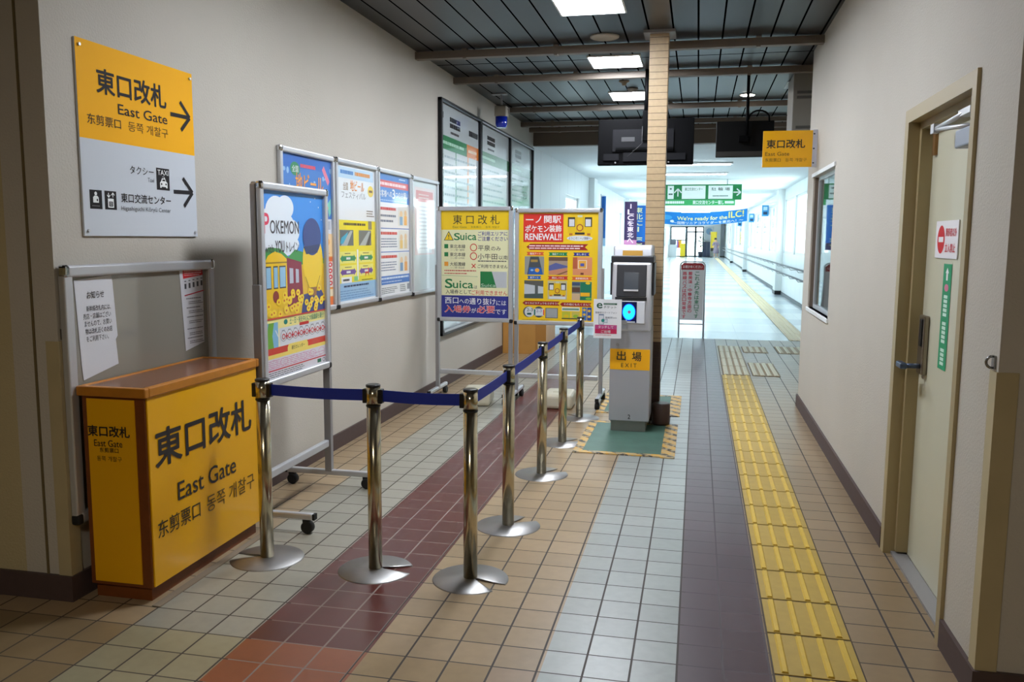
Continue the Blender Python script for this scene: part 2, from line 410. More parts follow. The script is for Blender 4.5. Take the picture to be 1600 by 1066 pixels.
# hall side walls with window openings
def hall_wall(name, x0, x1, y0, y1, wins, z0, z1, ztop):
    b = MB().m(m_hwall); y = y0
    for a, c in wins:
        b.box(x0, x1, y, a, 0, ztop); b.box(x0, x1, a, c, 0, z0); b.box(x0, x1, a, c, z1, ztop); y = c
    b.box(x0, x1, y, y1, 0, ztop); return struct(b.build(name))
lw = [(15.1, 16.9), (19.7, 21.9), (24.3, 26.5), (28.6, 31), (33.2, 35.6), (38, 40.4), (43, 45.4), (48, 51), (54, 57), (60, 63), (66, 69)]
rw = [(18.4, 20.5), (20.8, 22.9), (25.2, 27.5), (28.2, 30.9), (31.6, 34.6), (35.4, 38.6), (40.9, 44.2), (45, 48.5), (49.5, 53), (55.5, 59), (60, 63.5), (64.5, 68)]
hall_wall('wall_left_hall', XL-.12, XL, 12.0, HY1, lw, .95, 2.2, ZH+.02)
hall_wall('wall_right_hall', HX, HX+.12, 7.47, HY1, rw, 1.08, 2.42, ZC+.02)
for i, (wins, x, z0, z1) in enumerate(((lw, XL-.07, .95, 2.2), (rw, HX+.05, 1.08, 2.42))):
    for a, c in wins:
        o = struct(MB().m(m_glass).box(x-.004, x+.004, a+.05, c-.05, z0+.05, z1-.05).build('window_%d' % (i+1)), 'bright corridor window')
        f = MB().m(m_white)
        f.box(x-.012, x+.012, a, a+.05, z0, z1); f.box(x-.012, x+.012, c-.05, c, z0, z1); f.box(x-.012, x+.012, a+.05, c-.05, z0, z0+.05); f.box(x-.012, x+.012, a+.05, c-.05, z1-.05, z1)
        f.build('window_frame', o)
# pilasters on the right hall wall
for y in (23.0, 39.2, 54.4):
    b = MB().m(m_white).box(HX-.16, HX, y, y+.65, .1, ZH); b.m(m_black).box(HX-.165, HX, y-.005, y+.655, 0, .1)
    struct(b.build('trim_2'), 'white pilaster with black foot on the corridor wall')
for y in (18.6, 28.0): struct(box('trim_3', m_white, XL, XL+.12, y-.3, y+.3, 0, ZH), 'white pilaster on the far corridor wall')
# baseboards
struct(box('baseboard_left', m_base, XL, XL+.014, 2.7, 10.05, 0, .10))
struct(box('baseboard_left_front', m_base, -6, XL+.014, 2.684, 2.7, 0, .10))
b = MB().m(m_base); b.box(XR-.014, XR, DY1+.06, 7.484, 0, .10); b.box(XR-.014, XR, 2.684, DY0-.05, 0, .10); b.box(XR-.014, XR+T, 7.47, 7.484, 0, .1)
struct(b.build('baseboard_right'))
struct(box('baseboard_right_front', m_base, XR, 4, 2.684, 2.7, 0, .10))
struct(box('baseboard_hall', mat('dark_hall_skirting', (60, 66, 74), .5), HX-.012, HX, 7.6, HY1, 0, .08))
# groove in the front wall face at the left
struct(box('trim_4', mat('wall_joint', (110, 96, 64), .8), XL-.105, XL-.097, 2.694, 2.7, .1, ZC), 'vertical joint in the ochre wall')
# ceiling beams
for y, x1 in ((6.88, XR), (8.0, HX), (9.9, HX), (11.15, HX), (11.72, HX)):
    b = MB().m(m_beam).box(XL, x1, y-.035, y+.035, 2.86, 2.918)
    for x in (-1.9, -1.15, -.35, .4): b.box(x-.02, x+.02, y-.04, y+.04, 2.918, ZC); b.box(x-.015, x+.015, y-.03, y+.03, 2.853, 2.86)
    struct(b.build('trim_5'), 'taupe beam crossing under the dark ceiling')
# tiled column
struct(MB().m(m_colm).box(-.395, -.255, 6.55, 6.70, 0, ZC, .004).build('column'), 'slender tan tiled column with a dark brown foot')
struct(MB().m(m_alu_d).box(-.44, -.21, 6.50, 6.75, ZC-.02, ZC).build('trim_6'), 'metal collar where the tan column meets the ceiling')

# ------------------------------------------------------------------ door (right wall)
d = thing('door_1', 'cream steel staff door set into the beige wall', 'door', (0, 0, 0)); d['kind'] = 'structure'
f = MB().m(m_frame)
x0, x1 = XR-.012, XR+.11
f.box(x0, x1, DY1-.005, DY1+.055, 0, DZ+.05); f.box(x0, x1, DY0, DY1-.005, DZ-.005, DZ+.05); f.box(x0, x1, DY0-.045, DY0, 0, DZ+.05)
f.box(XR+.035, XR+.09, DY1-.035, DY1-.005, .02, DZ-.005); f.box(XR+.035, XR+.09, DY0, DY1-.035, DZ-.035, DZ-.005)
f.build('door_frame', d)
MB().m(m_door).box(XR+.083, XR+.123, DY0+.005, DY1-.037, .012, DZ-.037, .003).build('door_leaf', d)
box('threshold', m_alu_d, XR+.02, XR+.083, DY0, DY1-.005, 0, .012, d)
box('door_gap', m_black, XR+.123, XR+.15, DY0, DY1, 0, DZ, d)
lk = MB().m(mat('satin_lock_steel', (150, 140, 126), .3, .9)).box(XR+.06, XR+.083, 3.80, 3.885, .84, 1.09, .006).build('lock_case', d)
MB().m(m_black).box(XR+.054, XR+.06, 3.815, 3.85, .96, 1.075, .004).build('keypad_cover', lk)
MB().m(mat('blue_grey_lever', (74, 88, 112), .35, .5)).tube([(XR+.06, 3.83, .875), (XR+.0, 3.83, .875)], .011).box(XR-.02, XR+.008, 3.81, 3.90, .862, .888, .006).build('lever_handle', lk)
c = MB().m(mat('door_closer_grey', (150, 158, 172), .4, .4)).box(XR+.03, XR+.083, 3.20, 3.42, DZ-.17, DZ-.105, .006).build('door_closer', d)
MB().m(m_alu).tube([(XR+.05, 3.30, DZ-.10), (XR+.01, 3.62, DZ-.075)], .009).tube([(XR+.01, 3.62, DZ-.075), (XR+.045, 3.30, DZ-.045)], .009).box(XR+.0, XR+.022, 3.60, 3.645, DZ-.09, DZ-.055).build('closer_arm', c)
MB().m(m_alu).box(XR+.03, XR+.08, 3.26, 3.40, DZ-.06, DZ-.037).build('arm_bracket', c)
MB().m(mat('brass_latch', (150, 112, 70), .4, .6)).box(XR+.07, XR+.083, 3.855, 3.89, DZ-.15, DZ-.06).build('latch_plate', d)
# signs on the door
s = thing('no_entry_sign', 'white notice with red no-entry disc on the cream door', 'sign', (XR+.0815, 3.778, 1.334), -PI/2)
MB().m(ink((232, 230, 234))).box(0, .305, -.003, 0, 0, .147).build('sign_plate', s)
p = Print(.305, .147, (0, 0, 100, 100), (0, 0), -.0031); p.rect(0, 0, 100, 100, (232, 230, 234)); p.ell(26, 50, 17, 38, (206, 34, 46)); p.rect(15, 43, 37, 57, (240, 240, 240), 3)
p.text('関係者以外', 47, 20, 95, 42, (206, 40, 60), .02); p.text('立入禁止', 47, 60, 92, 84, (206, 40, 60), .02); p.build('sign_face', s)
s = thing('green_door_sticker', 'tall narrow green warning sticker below the no-entry sign', 'sticker', (XR+.082, 3.645, .898), -PI/2)
p = Print(.11, .415, (0, 0, 20, 116), (0, 0), -.0005); p.rect(0, 0, 20, 116, (28, 150, 100)); p.poly([(6, 10), (10, 4), (14, 10), (12, 10), (12, 18), (8, 18), (8, 10)], WH, 3)
p.ell(10, 26, 5, 4, (214, 120, 150), 3)
[p.rect(5.5, 34+k*4.9, 14.5, 37.6+k*4.9, (206, 236, 220), 4) for k in range(16) if k % 6 != 5]; p.build('sticker_print', s)

# ------------------------------------------------------------------ window (right wall)
w = thing('window_3', 'sliding office window in the beige wall past the staff door', 'window'); w['kind'] = 'structure'
f = MB().m(mat('dark_bronze_frame', (126, 112, 100), .45, .3))
f.box(XR+.01, XR+T, WY0, WY0+.02, WZ0, WZ1); f.box(XR+.01, XR+T, WY1-.02, WY1, WZ0, WZ1)
f.box(XR+.07, XR+.10, 7.05, 7.08, WZ0, WZ1-.03)
f.build('window_frame', w)
MB().m(m_white).box(XR-.012, XR+T, WY0-.03, WY1+.03, WZ0-.03, WZ0, .003).box(XR-.012, XR+T, WY0-.03, WY1+.03, WZ1-.001, WZ1+.03, .003).build('window_sill', w)
MB().m(m_alu).box(XR+.03, XR+.06, 6.05, 6.075, WZ0, WZ1).box(XR+.03, XR+.06, 7.01, 7.035, WZ0, WZ1).box(XR+.03, XR+.06, 6.075, 7.01, WZ0, WZ0+.03).box(XR+.03, XR+.06, 6.075, 7.01, WZ1-.03, WZ1).build('sash', w)
MB().m(m_glass).box(XR+.040, XR+.044, 6.075, 7.01, WZ0+.03, WZ1-.03).build('window_glass', w)
MB().m(mat('roller_blind', (150, 136, 122), .8)).box(XR+.165, XR+.17, WY0+.02, WY1-.02, WZ0, WZ1).build('roller_blind', w)

# ------------------------------------------------------------------ ceiling fittings
m_panel = mat('lit_diffuser', (240, 246, 255), .5, emit=PANEL_E)
def lamp(label, x0, x1, y0, y1, z, e):
    t = thing('ceiling_light', label, 'ceiling light', ((x0+x1)/2, (y0+y1)/2, z), 0, 'square ceiling lights')
    w_, h_ = (x1-x0)/2, (y1-y0)/2
    f = MB().m(m_white)
    f.box(-w_-.012, w_+.012, -h_-.012, -h_, -.012, 0); f.box(-w_-.012, w_+.012, h_, h_+.012, -.012, 0); f.box(-w_-.012, -w_, -h_, h_, -.012, 0); f.box(w_, w_+.012, -h_, h_, -.012, 0)
    f.build('frame', t); MB().m(e).box(-w_, w_, -h_, h_, -.006, -.001).build('diffuser', t)
lamp('square ceiling light nearest the camera, cut by the top of the picture', -.955, -.53, 5.50, 5.955, ZC, m_panel)
lamp('square ceiling light between the two nearest ceiling beams', -.955, -.53, 7.33, 7.79, ZC, m_panel)
lamp('square ceiling light beyond the second ceiling beam, partly behind the column', -.955, -.53, 9.1, 9.6, ZC, m_panel)
lamp('square ceiling light above the counter end of the barrier, out of the picture', -.955, -.53, 3.70, 4.16, ZC, m_panel)
m_back = mat('dim_diffuser', (255, 244, 226), .5, emit=BACK_E)
lamp('square ceiling light behind the camera', -.955, -.53, -1.0, -.55, ZC, m_back)
t = thing('downlight', 'small round lit downlight in the dark ceiling', 'ceiling light', (.463, 9.51, ZC))
MB().m(m_white).lathe([(.085, -.008), (.085, 0), (.07, 0), (.07, -.008)]).build('rim', t)
MB().m(mat('lit_downlight', (255, 244, 226), .5, emit=40)).lathe([(.068, -.011), (.068, -.0082)]).build('lens', t)
t = thing('ceiling_speaker', 'round off-white speaker grille in the ceiling by the nearest beam', 'speaker', (-.741, 6.645, ZC))
MB().m(mat('speaker_grille', (170, 164, 152), .6)).lathe([(.11, 0), (.11, -.008), (.10, -.014), (.02, -.016)]).build('grille', t)
t = thing('sprinkler_head', 'small ceiling sprinkler before the third square light', 'sprinkler', (-.75, 8.5, ZC))
MB().m(mat('aged_plastic', (150, 132, 110), .6)).lathe([(.05, 0), (.05, -.01), (.025, -.02), (.02, -.04), (.01, -.045)]).build('head', t)
t = thing('smoke_detector', 'round smoke detector next to the third square light', 'smoke detector', (-.70, 8.92, ZC))
MB().m(mat('detector_plastic', (150, 146, 140), .6)).lathe([(.055, 0), (.055, -.012), (.04, -.03), (.02, -.034)]).build('body', t)
t = thing('ceiling_hatch', 'square access hatch in the dark ceiling above the grey duct box', 'hatch', (1.0, 9.0, ZC))
b = MB().m(m_alu_d).box(-.2, .2, -.2, -.18, -.006, 0); b.box(-.2, .2, .18, .2, -.006, 0); b.box(-.2, -.18, -.18, .18, -.006, 0); b.box(.18, .2, -.18, .18, -.006, 0); b.build('rim', t)
box('hatch_panel', mat('hatch_grey', (150, 152, 156), .5), -.18, .18, -.18, .18, -.004, -.001, t)
# grey duct box hanging from the ceiling past the right wall
t = thing('duct_box', 'tall grey louvred box hung under the ceiling past the wall end', 'ventilation unit', (1.05, 8.6, 0))
m_duct = mat('grey_unit', (146, 142, 134), .6)
MB().m(m_duct).box(-.235, .3, -.2, .3, 2.39, ZC-.001, .006).build('casing', t)
for z in (2.70, 2.745, 2.43): MB().m(mat('louvre_dark', (92, 90, 86), .7)).box(-.20, .2, -.206, -.2, z, z+.025).build('louvre', t)
# blue beacon
t = thing('blue_beacon', 'box with a blue lens hung by the ceiling above the timetables', 'beacon', (-2.09, 9.0, 0))
MB().m(mat('aged_beige_case', (150, 142, 128), .5)).box(-.065, .065, -.06, .06, 2.69, 2.80, .01).build('case', t)
MB().m(mat('blue_lens', (14, 40, 170), .15, coat=.5)).lathe([(.05, 2.575), (.062, 2.60), (.066, 2.689)], seg=24).build('lens', t)
MB().m(m_alu_d).tube([(0, .0, 2.80), (0, .0, ZC)], .012).box(-.10, .06, -.04, .04, ZC-.012, ZC-.001).tube([(.06, 0, 2.76), (.085, 0, 2.78), (.085, 0, 2.72)], .006).build('bracket', t)

# hanging monitors
t = thing('monitor', 'black monitor seen from behind, hanging behind the tan column', 'monitor', (-.495, 7.98, 0))
b = MB().m(m_mon)
b.prism([(-.045, 2.08), (.0, 2.495), (.045, 2.495), (.0, 2.075)], -.435, .43, 'x', .006); b.build('screen_housing', t)
mg = mat('monitor_grey', (22, 22, 25), .6)
def sl(z): return -.045+(z-2.08)/(.415)*.045
b = MB().m(mat('monitor_rib', (14, 14, 17), .6, spec=.1))
for z0, z1, a0, a1 in ((2.20, 2.40, -.30, .25), (2.12, 2.18, -.38, -.24), (2.12, 2.18, .20, .36), (2.11, 2.19, -.2, .16)):
    b.prism([(sl(z0)-.012, z0), (sl(z1)-.012, z1), (sl(z1)+.004, z1), (sl(z0)+.004, z0)], a0, a1, 'x')
b.build('rear_cover', t)
b = MB().m(m_mon).prism([(sl(2.215)-.025, 2.215), (sl(2.235)-.025, 2.235), (sl(2.235), 2.235), (sl(2.215), 2.215)], -.27, .25, 'x'); b.build('mount_rail', t)
MB().m(mg).prism([(sl(2.29)-.014, 2.29), (sl(2.33)-.014, 2.33), (sl(2.33)-.01, 2.33), (sl(2.29)-.01, 2.29)], -.22, -.10, 'x').build('rating_plate', t)
[MB().m(mat('light_screw', (150, 150, 150), .4, .8)).lathe([(.007, -.055), (.007, -.04)], (a, 0, 2.10), 12, 'y').build('screw', t) for a in (-.27, .21)]
MB().m(m_mon).box(-.03, .03, -.055, -.02, 2.3, 2.56).tube([(0, -.02, 2.5), (0, .0, ZC-.001)], .022).build('ceiling_pole', t)
MB().m(mat('pale_cable', (70, 70, 70), .5)).tube([(-.03, -.06, 2.42), (-.03, -.075, 2.27), (-.08, -.075, 2.22), (-.16, -.08, 2.15)], .0015, 6).build('cable', t)
t = thing('monitor', 'dark grey monitor hanging partly behind the small yellow gate sign', 'monitor', (.375, 8.02, 0))
mdg = mat('dark_grey_back', (10, 10, 10), .6, spec=.1)
MB().m(mdg).prism([(-.03, 2.145), (0, 2.46), (.05, 2.46), (.02, 2.14)], -.245, .255, 'x', .006).build('screen_housing', t)
MB().m(mat('grey_brown_lip', (28, 26, 23), .6)).box(-.24, .25, -.034, -.02, 2.146, 2.19).build('lower_lip', t)
MB().m(m_mon).tube([(.02, -.035, 2.27), (.02, -.035, 2.5), (.02, 0, ZC-.001)], .014).box(-.05, .04, -.05, -.015, 2.27, 2.33, .006).build('ceiling_pole', t)
MB().m(m_mon).tube([(.03, -.03, 2.47)]+[(.12-.09*math.cos(a), -.03, 2.47+.075*math.sin(a)) for a in [k*PI/10 for k in range(1, 10)]]+[(.21, -.03, 2.44)], .008, 8).build('cable', t)

# small yellow gate sign projecting from the right wall
t = thing('hanging_gate_sign', 'small yellow station gate sign projecting from the wall above the office window', 'sign', (.47, 7.0, 1.966))
MB().m(m_yel).box(0, .368, -.012, .012, 0, .277, .002).build('sign_panel', t)
MB().m(mat('bracket_white', (196, 196, 206), .5)).box(.368, .402, -.012, .012, -.002, .281).build('bracket', t)
[MB().m(m_rub).box(.372, .384, -.014, -.012, z, z+.009).build('screw', t) for z in (.245, .134, .025)]
p = Print(.368, .277, (612, 560, 1140, 942), (0, 0), -.0125)
p.text('東口改札', 650, 652, 1062, 745, K, .025); p.text('East Gate', 640, 782, 898, 822, (96, 62, 20), .004); p.text('东剪票口', 642, 848, 808, 886, (96, 62, 20)); p.text('동쪽 개찰구', 858, 848, 1084, 886, (140, 92, 20))
_sp(p, 'lettering', t)

# ------------------------------------------------------------------ the big sign on the left wall
t = thing('gate_direction_sign', 'large yellow and white direction sign on the wall above the counter', 'sign', (XL, 2.862, 1.402), PI/2)
MB().m(mat('sign_white', (206, 212, 220), .4)).box(0, .758, -.008, 0, 0, .745, .001).build('sign_plate', t)
p = Print(.758, .745, (0, 0, 100, 100), (0, 0), -.0085, rough=.6)
Yc = (252, 182, 0)
p.rect(0, 0, 100, 49.8, Yc); p.rect(0, 49.8, 100, 100, (206, 212, 220))
p.text('東口改札', 14.2, 12.2, 73.2, 25.6, K, .032); p.text('East Gate', 30.2, 28.6, 73.4, 34.2, K, .012)
p.text('东剪票口', 6, 36.8, 32, 42.2, (60, 50, 30), .004); p.text('동쪽 개찰구', 38, 36.8, 73.6, 42.2, (110, 80, 20), .002)
p.arrow(76.8, 27.4, 95.2, 27.2, K, 2.4, head=.46); p.arrow(76.8, 73.2, 95.2, 72.9, K, 2.4, head=.46)
p.text('タクシー', 37.6, 61, 58.4, 65.4, K, .006); p.text('Taxi', 52.8, 66.6, 58.6, 69, (80, 84, 90))
p.rect(60.9, 60.2, 73.2, 72.9, K, 2); p.text('TAXI', 62, 61.2, 72.2, 64.2, WH, .01)
p.poly([(64, 71.6), (64, 68.6), (65, 67.8), (66, 66), (68, 66), (68, 65.2), (66.4, 65.2), (66.4, 65), (68, 65), (69, 66), (70, 67.8), (71, 68.6), (71, 71.6), (69.6, 71.6), (69.6, 71), (65.4, 71), (65.4, 71.6)], WH, 3)
p.poly([(66, 67.6), (66.6, 66.6), (68.6, 66.6), (69.2, 67.6)], K, 4); p.ell(65.4, 69.4, .7, .6, K, 4); p.ell(69.6, 69.4, .7, .6, K, 4)
for a in (4.9, 16.2): p.rect(a, 76, a+9.3, 85.9, K, 2)
p.ell(9.5, 77.9, 1, 1, WH, 3); p.poly([(7.4, 82.6), (7.4, 79.9), (8.4, 79), (10.6, 79), (11.6, 79.9), (11.6, 82.6)], WH, 3); p.ell(10.4, 81.2, .5, .7, K, 4)
p.rows(6.5, 83.8, 12.6, 84.8, 1, (120, 120, 120), 3)
p.poly([(18.6, 80), (23.2, 80), (23.2, 84.8), (18.6, 84.8)], WH, 3); p.rect(19.3, 81.6, 22.5, 84.2, K, 4); p.rect(19.8, 82.2, 22, 82.5, WH, 5); p.rect(19.8, 83.2, 22, 83.5, WH, 5)
p.arrow(19.2, 77, 19.2, 79.3, WH, .5, head=.5); p.arrow(22.6, 79.3, 22.6, 77, WH, .5, head=.5)
p.text('東口交流センター', 29.2, 76.4, 73.6, 81.6, K, .02); p.text('Higashiguchi Kōryū Center', 29, 83.4, 73.2, 86.6, (76, 78, 84))
p.build('sign_print', t)
[MB().m(m_alu).lathe([(.006, -.016), (.006, -.009)], (a, 0, z), 10, 'y').build('screw', t) for a in (.02, .738) for z in (.02, .72)]

# ------------------------------------------------------------------ yellow counter
t = thing('yellow_counter', 'yellow panelled wooden counter lettered for the gate, against the wall', 'counter', (0, 0, 0))
cx0, cx1, cy0, cy1 = -2.272, -2.0, 2.745, 3.565
MB().m(m_wood).box(cx0, cx1-.004, cy0+.004, cy1, .055, .80, .002).build('cabinet_body', t)
MB().m(m_wood).box(cx0+.01, cx1-.02, cy0+.02, cy1-.01, 0, .055).build('toe_kick', t)
MB().m(m_yel).box(cx1-.004, cx1+.002, cy0+.012, cy1-.003, .06, .80).build('front_panel', t)
MB().m(m_yel).box(cx0+.022, cx1-.045, cy0, cy0+.004, .07, .79).build('side_panel', t)
MB().m(m_woodl).box(cx0-.012, cx1+.012, cy0-.012, cy0+.014, .80, .838, .005).box(cx0-.012, cx1+.012, cy1-.012, cy1+.012, .80, .838, .005).box(cx1-.014, cx1+.012, cy0+.014, cy1-.012, .80, .838, .005).box(cx0-.012, cx0+.01, cy0+.014, cy1-.012, .80, .838, .005).build('top_edging', t)
MB().m(m_woodt).box(cx0+.01, cx1-.014, cy0+.014, cy1-.012, .805, .834).build('counter_top', t)
p = Print(1, 1, (2, 1, 3, 0), (0, 0), 0)
def front_text(parent):
    q = Print(.82, .75, (2.745, -.80, 3.565, -.05), (0, 0), 0)
    q.text('東口改札', 2.79, -.668, 3.503, -.515, K, .03); q.text('East Gate', 2.922, -.428, 3.358, -.352, K, .012)
    q.text('东剪票口', 2.786, -.310, 3.071, -.240, (50, 42, 20), .006); q.text('동쪽 개찰구', 3.12, -.310, 3.512, -.238, (90, 66, 10), .002)
    q.xf = ((cx1+.0025, 2.745, .05), (0, 0, PI/2)); _sp(q, 'lettering', parent)
front_text(t)
q = Print(.2, .72, (-2.25, -.79, -2.05, -.07), (-2.25, .07), cy0-.0005)
q.text('東口改札', -2.249, -.688, -2.068, -.645, K, .03); q.text('East Gate', -2.224, -.633, -2.102, -.607, K, .004)
q.text('东剪票口', -2.201, -.603, -2.12, -.584, (60, 48, 20), .004); q.text('동쪽 개찰구', -2.215, -.570, -2.107, -.55, (110, 80, 10), 0)
_sp(q, 'lettering', t)
# floor flashing along the counter
struct(box('trim_7', mat('grey_floor_strip', (132, 118, 100), .7), -1.99, -1.955, 2.72, 3.55, 0, .004), 'thin floor strip along the counter foot')

# ------------------------------------------------------------------ framed posters
def frame_parts(par, w, z0, z1, y0, y1, tk=.034, mt=None, clips=True):
    """aluminium snap frame: local x -w/2..w/2, front at y0, back at y1"""
    b = MB().m(mt or m_alu)
    b.box(-w/2+.02, w/2-.02, y0, y1, z1-tk, z1, .009, 3).box(-w/2+.02, w/2-.02, y0, y1, z0, z0+tk, .009, 3)
    b.box(-w/2, -w/2+tk, y0+.004, y1, z0+.01, z1-.01, .006, 2).box(w/2-tk, w/2, y0+.004, y1, z0+.01, z1-.01, .006, 2)
    b.build('frame', par)
    for sx in (-1, 1):
        MB().m(m_cap).box(sx*(w/2-.013)-.016, sx*(w/2-.013)+.016, y0-.002, y1+.002, z1-tk-.001, z1+.003, .012, 3).build('corner_cap', par)
        MB().m(m_rub if clips else m_cap).box(sx*(w/2-.013)-.016, sx*(w/2-.013)+.016, y0-.002, y1+.002, z0-.003, z0+tk-.006, .010, 3).build('corner_cap', par)
COAT = .8
def wall_poster(name, label, yc, w, z0, z1, draw, group='framed posters on the long wall', d_=.03):
    t = thing(name, label, 'poster', (XL, yc, z0), PI/2, group); h = z1-z0
    frame_parts(t, w, 0, h, -d_, -.001)
    MB().m(m_alu_d).box(-w/2+.02, w/2-.02, -.008, -.001, .02, h-.02).build('backing_board', t)
    p = Print(w-.06, h-.06, (0, 0, 100, 140), (-w/2+.03, .03), -.009, COAT); draw(p); p.build('poster_print', t); return t

def dr_beer(p):
    p.rect(0, 0, 100, 140, (48, 120, 204)); p.rect(0, 56, 100, 140, (214, 226, 240)); p.rect(0, 66, 100, 140, (240, 150, 50), 2)
    p.rect(0, 0, 100, 12, (40, 108, 200), 2)
    for k in range(16): p.ell(random.uniform(0, 100), random.uniform(4, 54), random.uniform(1, 3), random.uniform(1, 3), (150, 196, 236), 2, 12)
    p.ell(26, 13, 9, 6, (40, 140, 90), 3); p.text('全国', 20, 10, 32, 16, WH, .01); p.rows(36, 7, 66, 12, 1, (236, 90, 110), 4, .62, .08)
    p.text('地ビール', 26, 16, 82, 33, (30, 60, 140), .05, 3); p.text('地ビール', 26, 16, 82, 33, (250, 166, 60), .02)
    p.text('フェスティバル', 8, 35, 92, 52, (30, 60, 140), .05, 3); p.text('フェスティバル', 8, 35, 92, 52, (250, 166, 60), .02)
    p.poly([(84, 6), (96, 20), (92, 24), (80, 10)], (236, 120, 150), 3); p.poly([(90, 42), (98, 36), (98, 50), (94, 54)], (120, 210, 190), 3)
    p.rect(55, 57, 100, 70, (222, 228, 236), 3); p.rows(58, 58, 84, 68, 4, (70, 90, 120)); p.rect(86, 58, 96, 66, (180, 190, 200), 4)
    p.rect(0, 70, 100, 92, (250, 214, 160), 3); p.ell(70, 78, 24, 7, (244, 176, 90), 4); p.rect(4, 80, 60, 92, (250, 246, 240), 4); p.text('31.', 52, 80, 66, 88, (40, 40, 50), .02, 5); p.rows(66, 82, 94, 90, 4, (230, 90, 60), 5)
    p.rect(0, 93, 100, 97, (236, 110, 40), 3)
    p.rect(0, 97, 100, 122, (250, 236, 224), 3)
    for y in (100, 106, 112, 118):
        p.rect(40, y-2, 84, y+2, (240, 170, 140), 4); p.ell(94, y, 4.5, 2.4, (222, 50, 50), 4); p.rect(92.4, y-.9, 95.6, y+.9, WH, 5)
    p.rect(0, 124, 100, 131, (250, 232, 196), 3); p.rows(6, 125, 96, 130, 3, (150, 110, 70), 4); p.rect(0, 132, 100, 140, (236, 120, 50), 3); p.rows(8, 133, 92, 139, 2, (160, 60, 20), 4)
def dr_map(p):
    p.rect(0, 0, 100, 140, (232, 236, 238)); p.rect(4, 3, 96, 14, (188, 216, 236), 2); p.rows(10, 5, 42, 11, 1, (70, 130, 196), 4, .62, .08); p.rows(46, 5, 88, 11, 1, (230, 150, 60), 4, .62, .08)
    p.text('全国', 16, 18, 28, 26, (150, 120, 90), .01); p.text('地ビール', 34, 15, 70, 26, (236, 150, 60), .02); p.text('フェスティバル', 12, 27, 74, 34, (150, 150, 150), .01); p.ell(88, 24, 8, 6, (240, 206, 60), 3); p.rows(83, 22, 93, 26, 1, (120, 80, 30), 4, .62, .08)
    p.rows(76, 44, 98, 52, 3, (120, 110, 100))
    p.rect(0, 56, 100, 120, (238, 220, 40), 2); p.rows(16, 58, 76, 62, 1, (70, 66, 60), 4, .62, .08); p.rect(80, 56, 90, 65, (130, 126, 110), 3)
    for x, c in ((6, (96, 104, 104)), (54, (110, 112, 108))):
        p.rect(x, 66, x+34, 82, c, 3); p.poly([(x+2, 82), (x+26, 67), (x+32, 67), (x+18, 82)], (176, 182, 180), 4)
    p.poly([(7, 80), (10, 74), (26, 68), (24, 72), (14, 80)], (60, 170, 200), 5); p.poly([(74, 82), (86, 68), (88, 70), (82, 82)], (70, 60, 60), 5)
    for x0, x1 in ((6, 46), (54, 92)):
        for y, c in ((95, (30, 140, 90)), (109, (110, 70, 150))):
            p.rect(x0, y-7, x1, y+5, (240, 232, 120), 3); p.rect(x0+5, y-2.5, x1-5, y+2.5, c, 4)
            p.poly([(x0+6, y-4), (x0, y), (x0+6, y+4)], c, 4); p.poly([(x1-6, y-4), (x1, y), (x1-6, y+4)], c, 4)
            p.rows((x0+x1)/2-5, y-1.6, (x0+x1)/2+5, y+1.6, 1, WH, 5, .7, 0); p.rows((x0+x1)/2-9, y-6, (x0+x1)/2+9, y-4, 1, (70, 60, 50), 5)
    p.rect(48, 86, 52, 118, WH, 4); p.rect(8, 114, 34, 120, WH, 4); p.rows(12, 115.5, 28, 118.5, 1, K, 5, .7, 0); p.rect(40, 114, 50, 119, (120, 200, 120), 5)
    p.poly([(70, 106), (74, 110), (78, 106), (80, 106), (80, 116), (77, 112), (73, 112), (70, 116)], (206, 50, 40), 4); p.rows(60, 117.5, 92, 119.5, 1, (80, 70, 40), 4)
    p.rect(0, 120, 100, 138, (150, 190, 222), 2); p.rows(14, 122, 84, 125, 1, (30, 50, 90), 4, .62, .08); p.rows(4, 127, 94, 137, 4, (110, 150, 190))
def dr_three(p):
    p.rect(0, 0, 100, 140, (236, 238, 240)); p.rect(0, 0, 100, 33, (70, 130, 206), 2); p.rows(66, 3, 94, 6, 1, (206, 224, 244))
    p.rect(2, 8, 98, 16, (214, 84, 90), 3); p.rows(6, 9.4, 94, 14.6, 1, (250, 214, 214), 4, .62, .08)
    p.text('お客様への', 0, 19, 42, 27, WH, .02); p.text('3', 43, 17, 52, 28, WH, .03); p.text('つのお願い', 54, 19, 98, 27, WH, .02); p.rows(4, 29.5, 92, 31.5, 1, (190, 214, 240))
    for i, y in enumerate((36, 64, 91)):
        p.rect(0, y-2, 100, y-1, (60, 110, 190), 3) if i else None
        p.rows(4, y+2, 58, y+6, 1, (214, 70, 70), 4, .8, .1)
        p.rows(3, y+9, 58, y+21, 4 if i else 2, (110, 124, 150)); p.rect(62, y, 97, y+23, (226, 226, 220), 3)
        p.ell(72, y+9, 5, 4, (226, 196, 160), 4); p.rect(67, y+12, 77, y+22, ((120, 170, 210), (230, 196, 120), (110, 150, 190))[i], 4); p.ell(87, y+8, 4.5, 4, (226, 196, 160), 4); p.rect(82, y+11, 92, y+22, ((236, 180, 110), (220, 200, 160), (226, 160, 90))[i], 4)
    p.rect(0, 117, 100, 127, (60, 116, 198), 3); p.rows(4, 118.5, 96, 121.5, 1, (200, 220, 244), 4, .7, 0); p.rows(8, 123, 92, 125.5, 1, (190, 210, 240), 4)
    p.rows(4, 130, 60, 138, 4, (90, 100, 110)); p.rows(66, 129, 88, 138, 4, (90, 100, 110)); p.rect(91, 129, 99, 136, (150, 154, 160), 3)
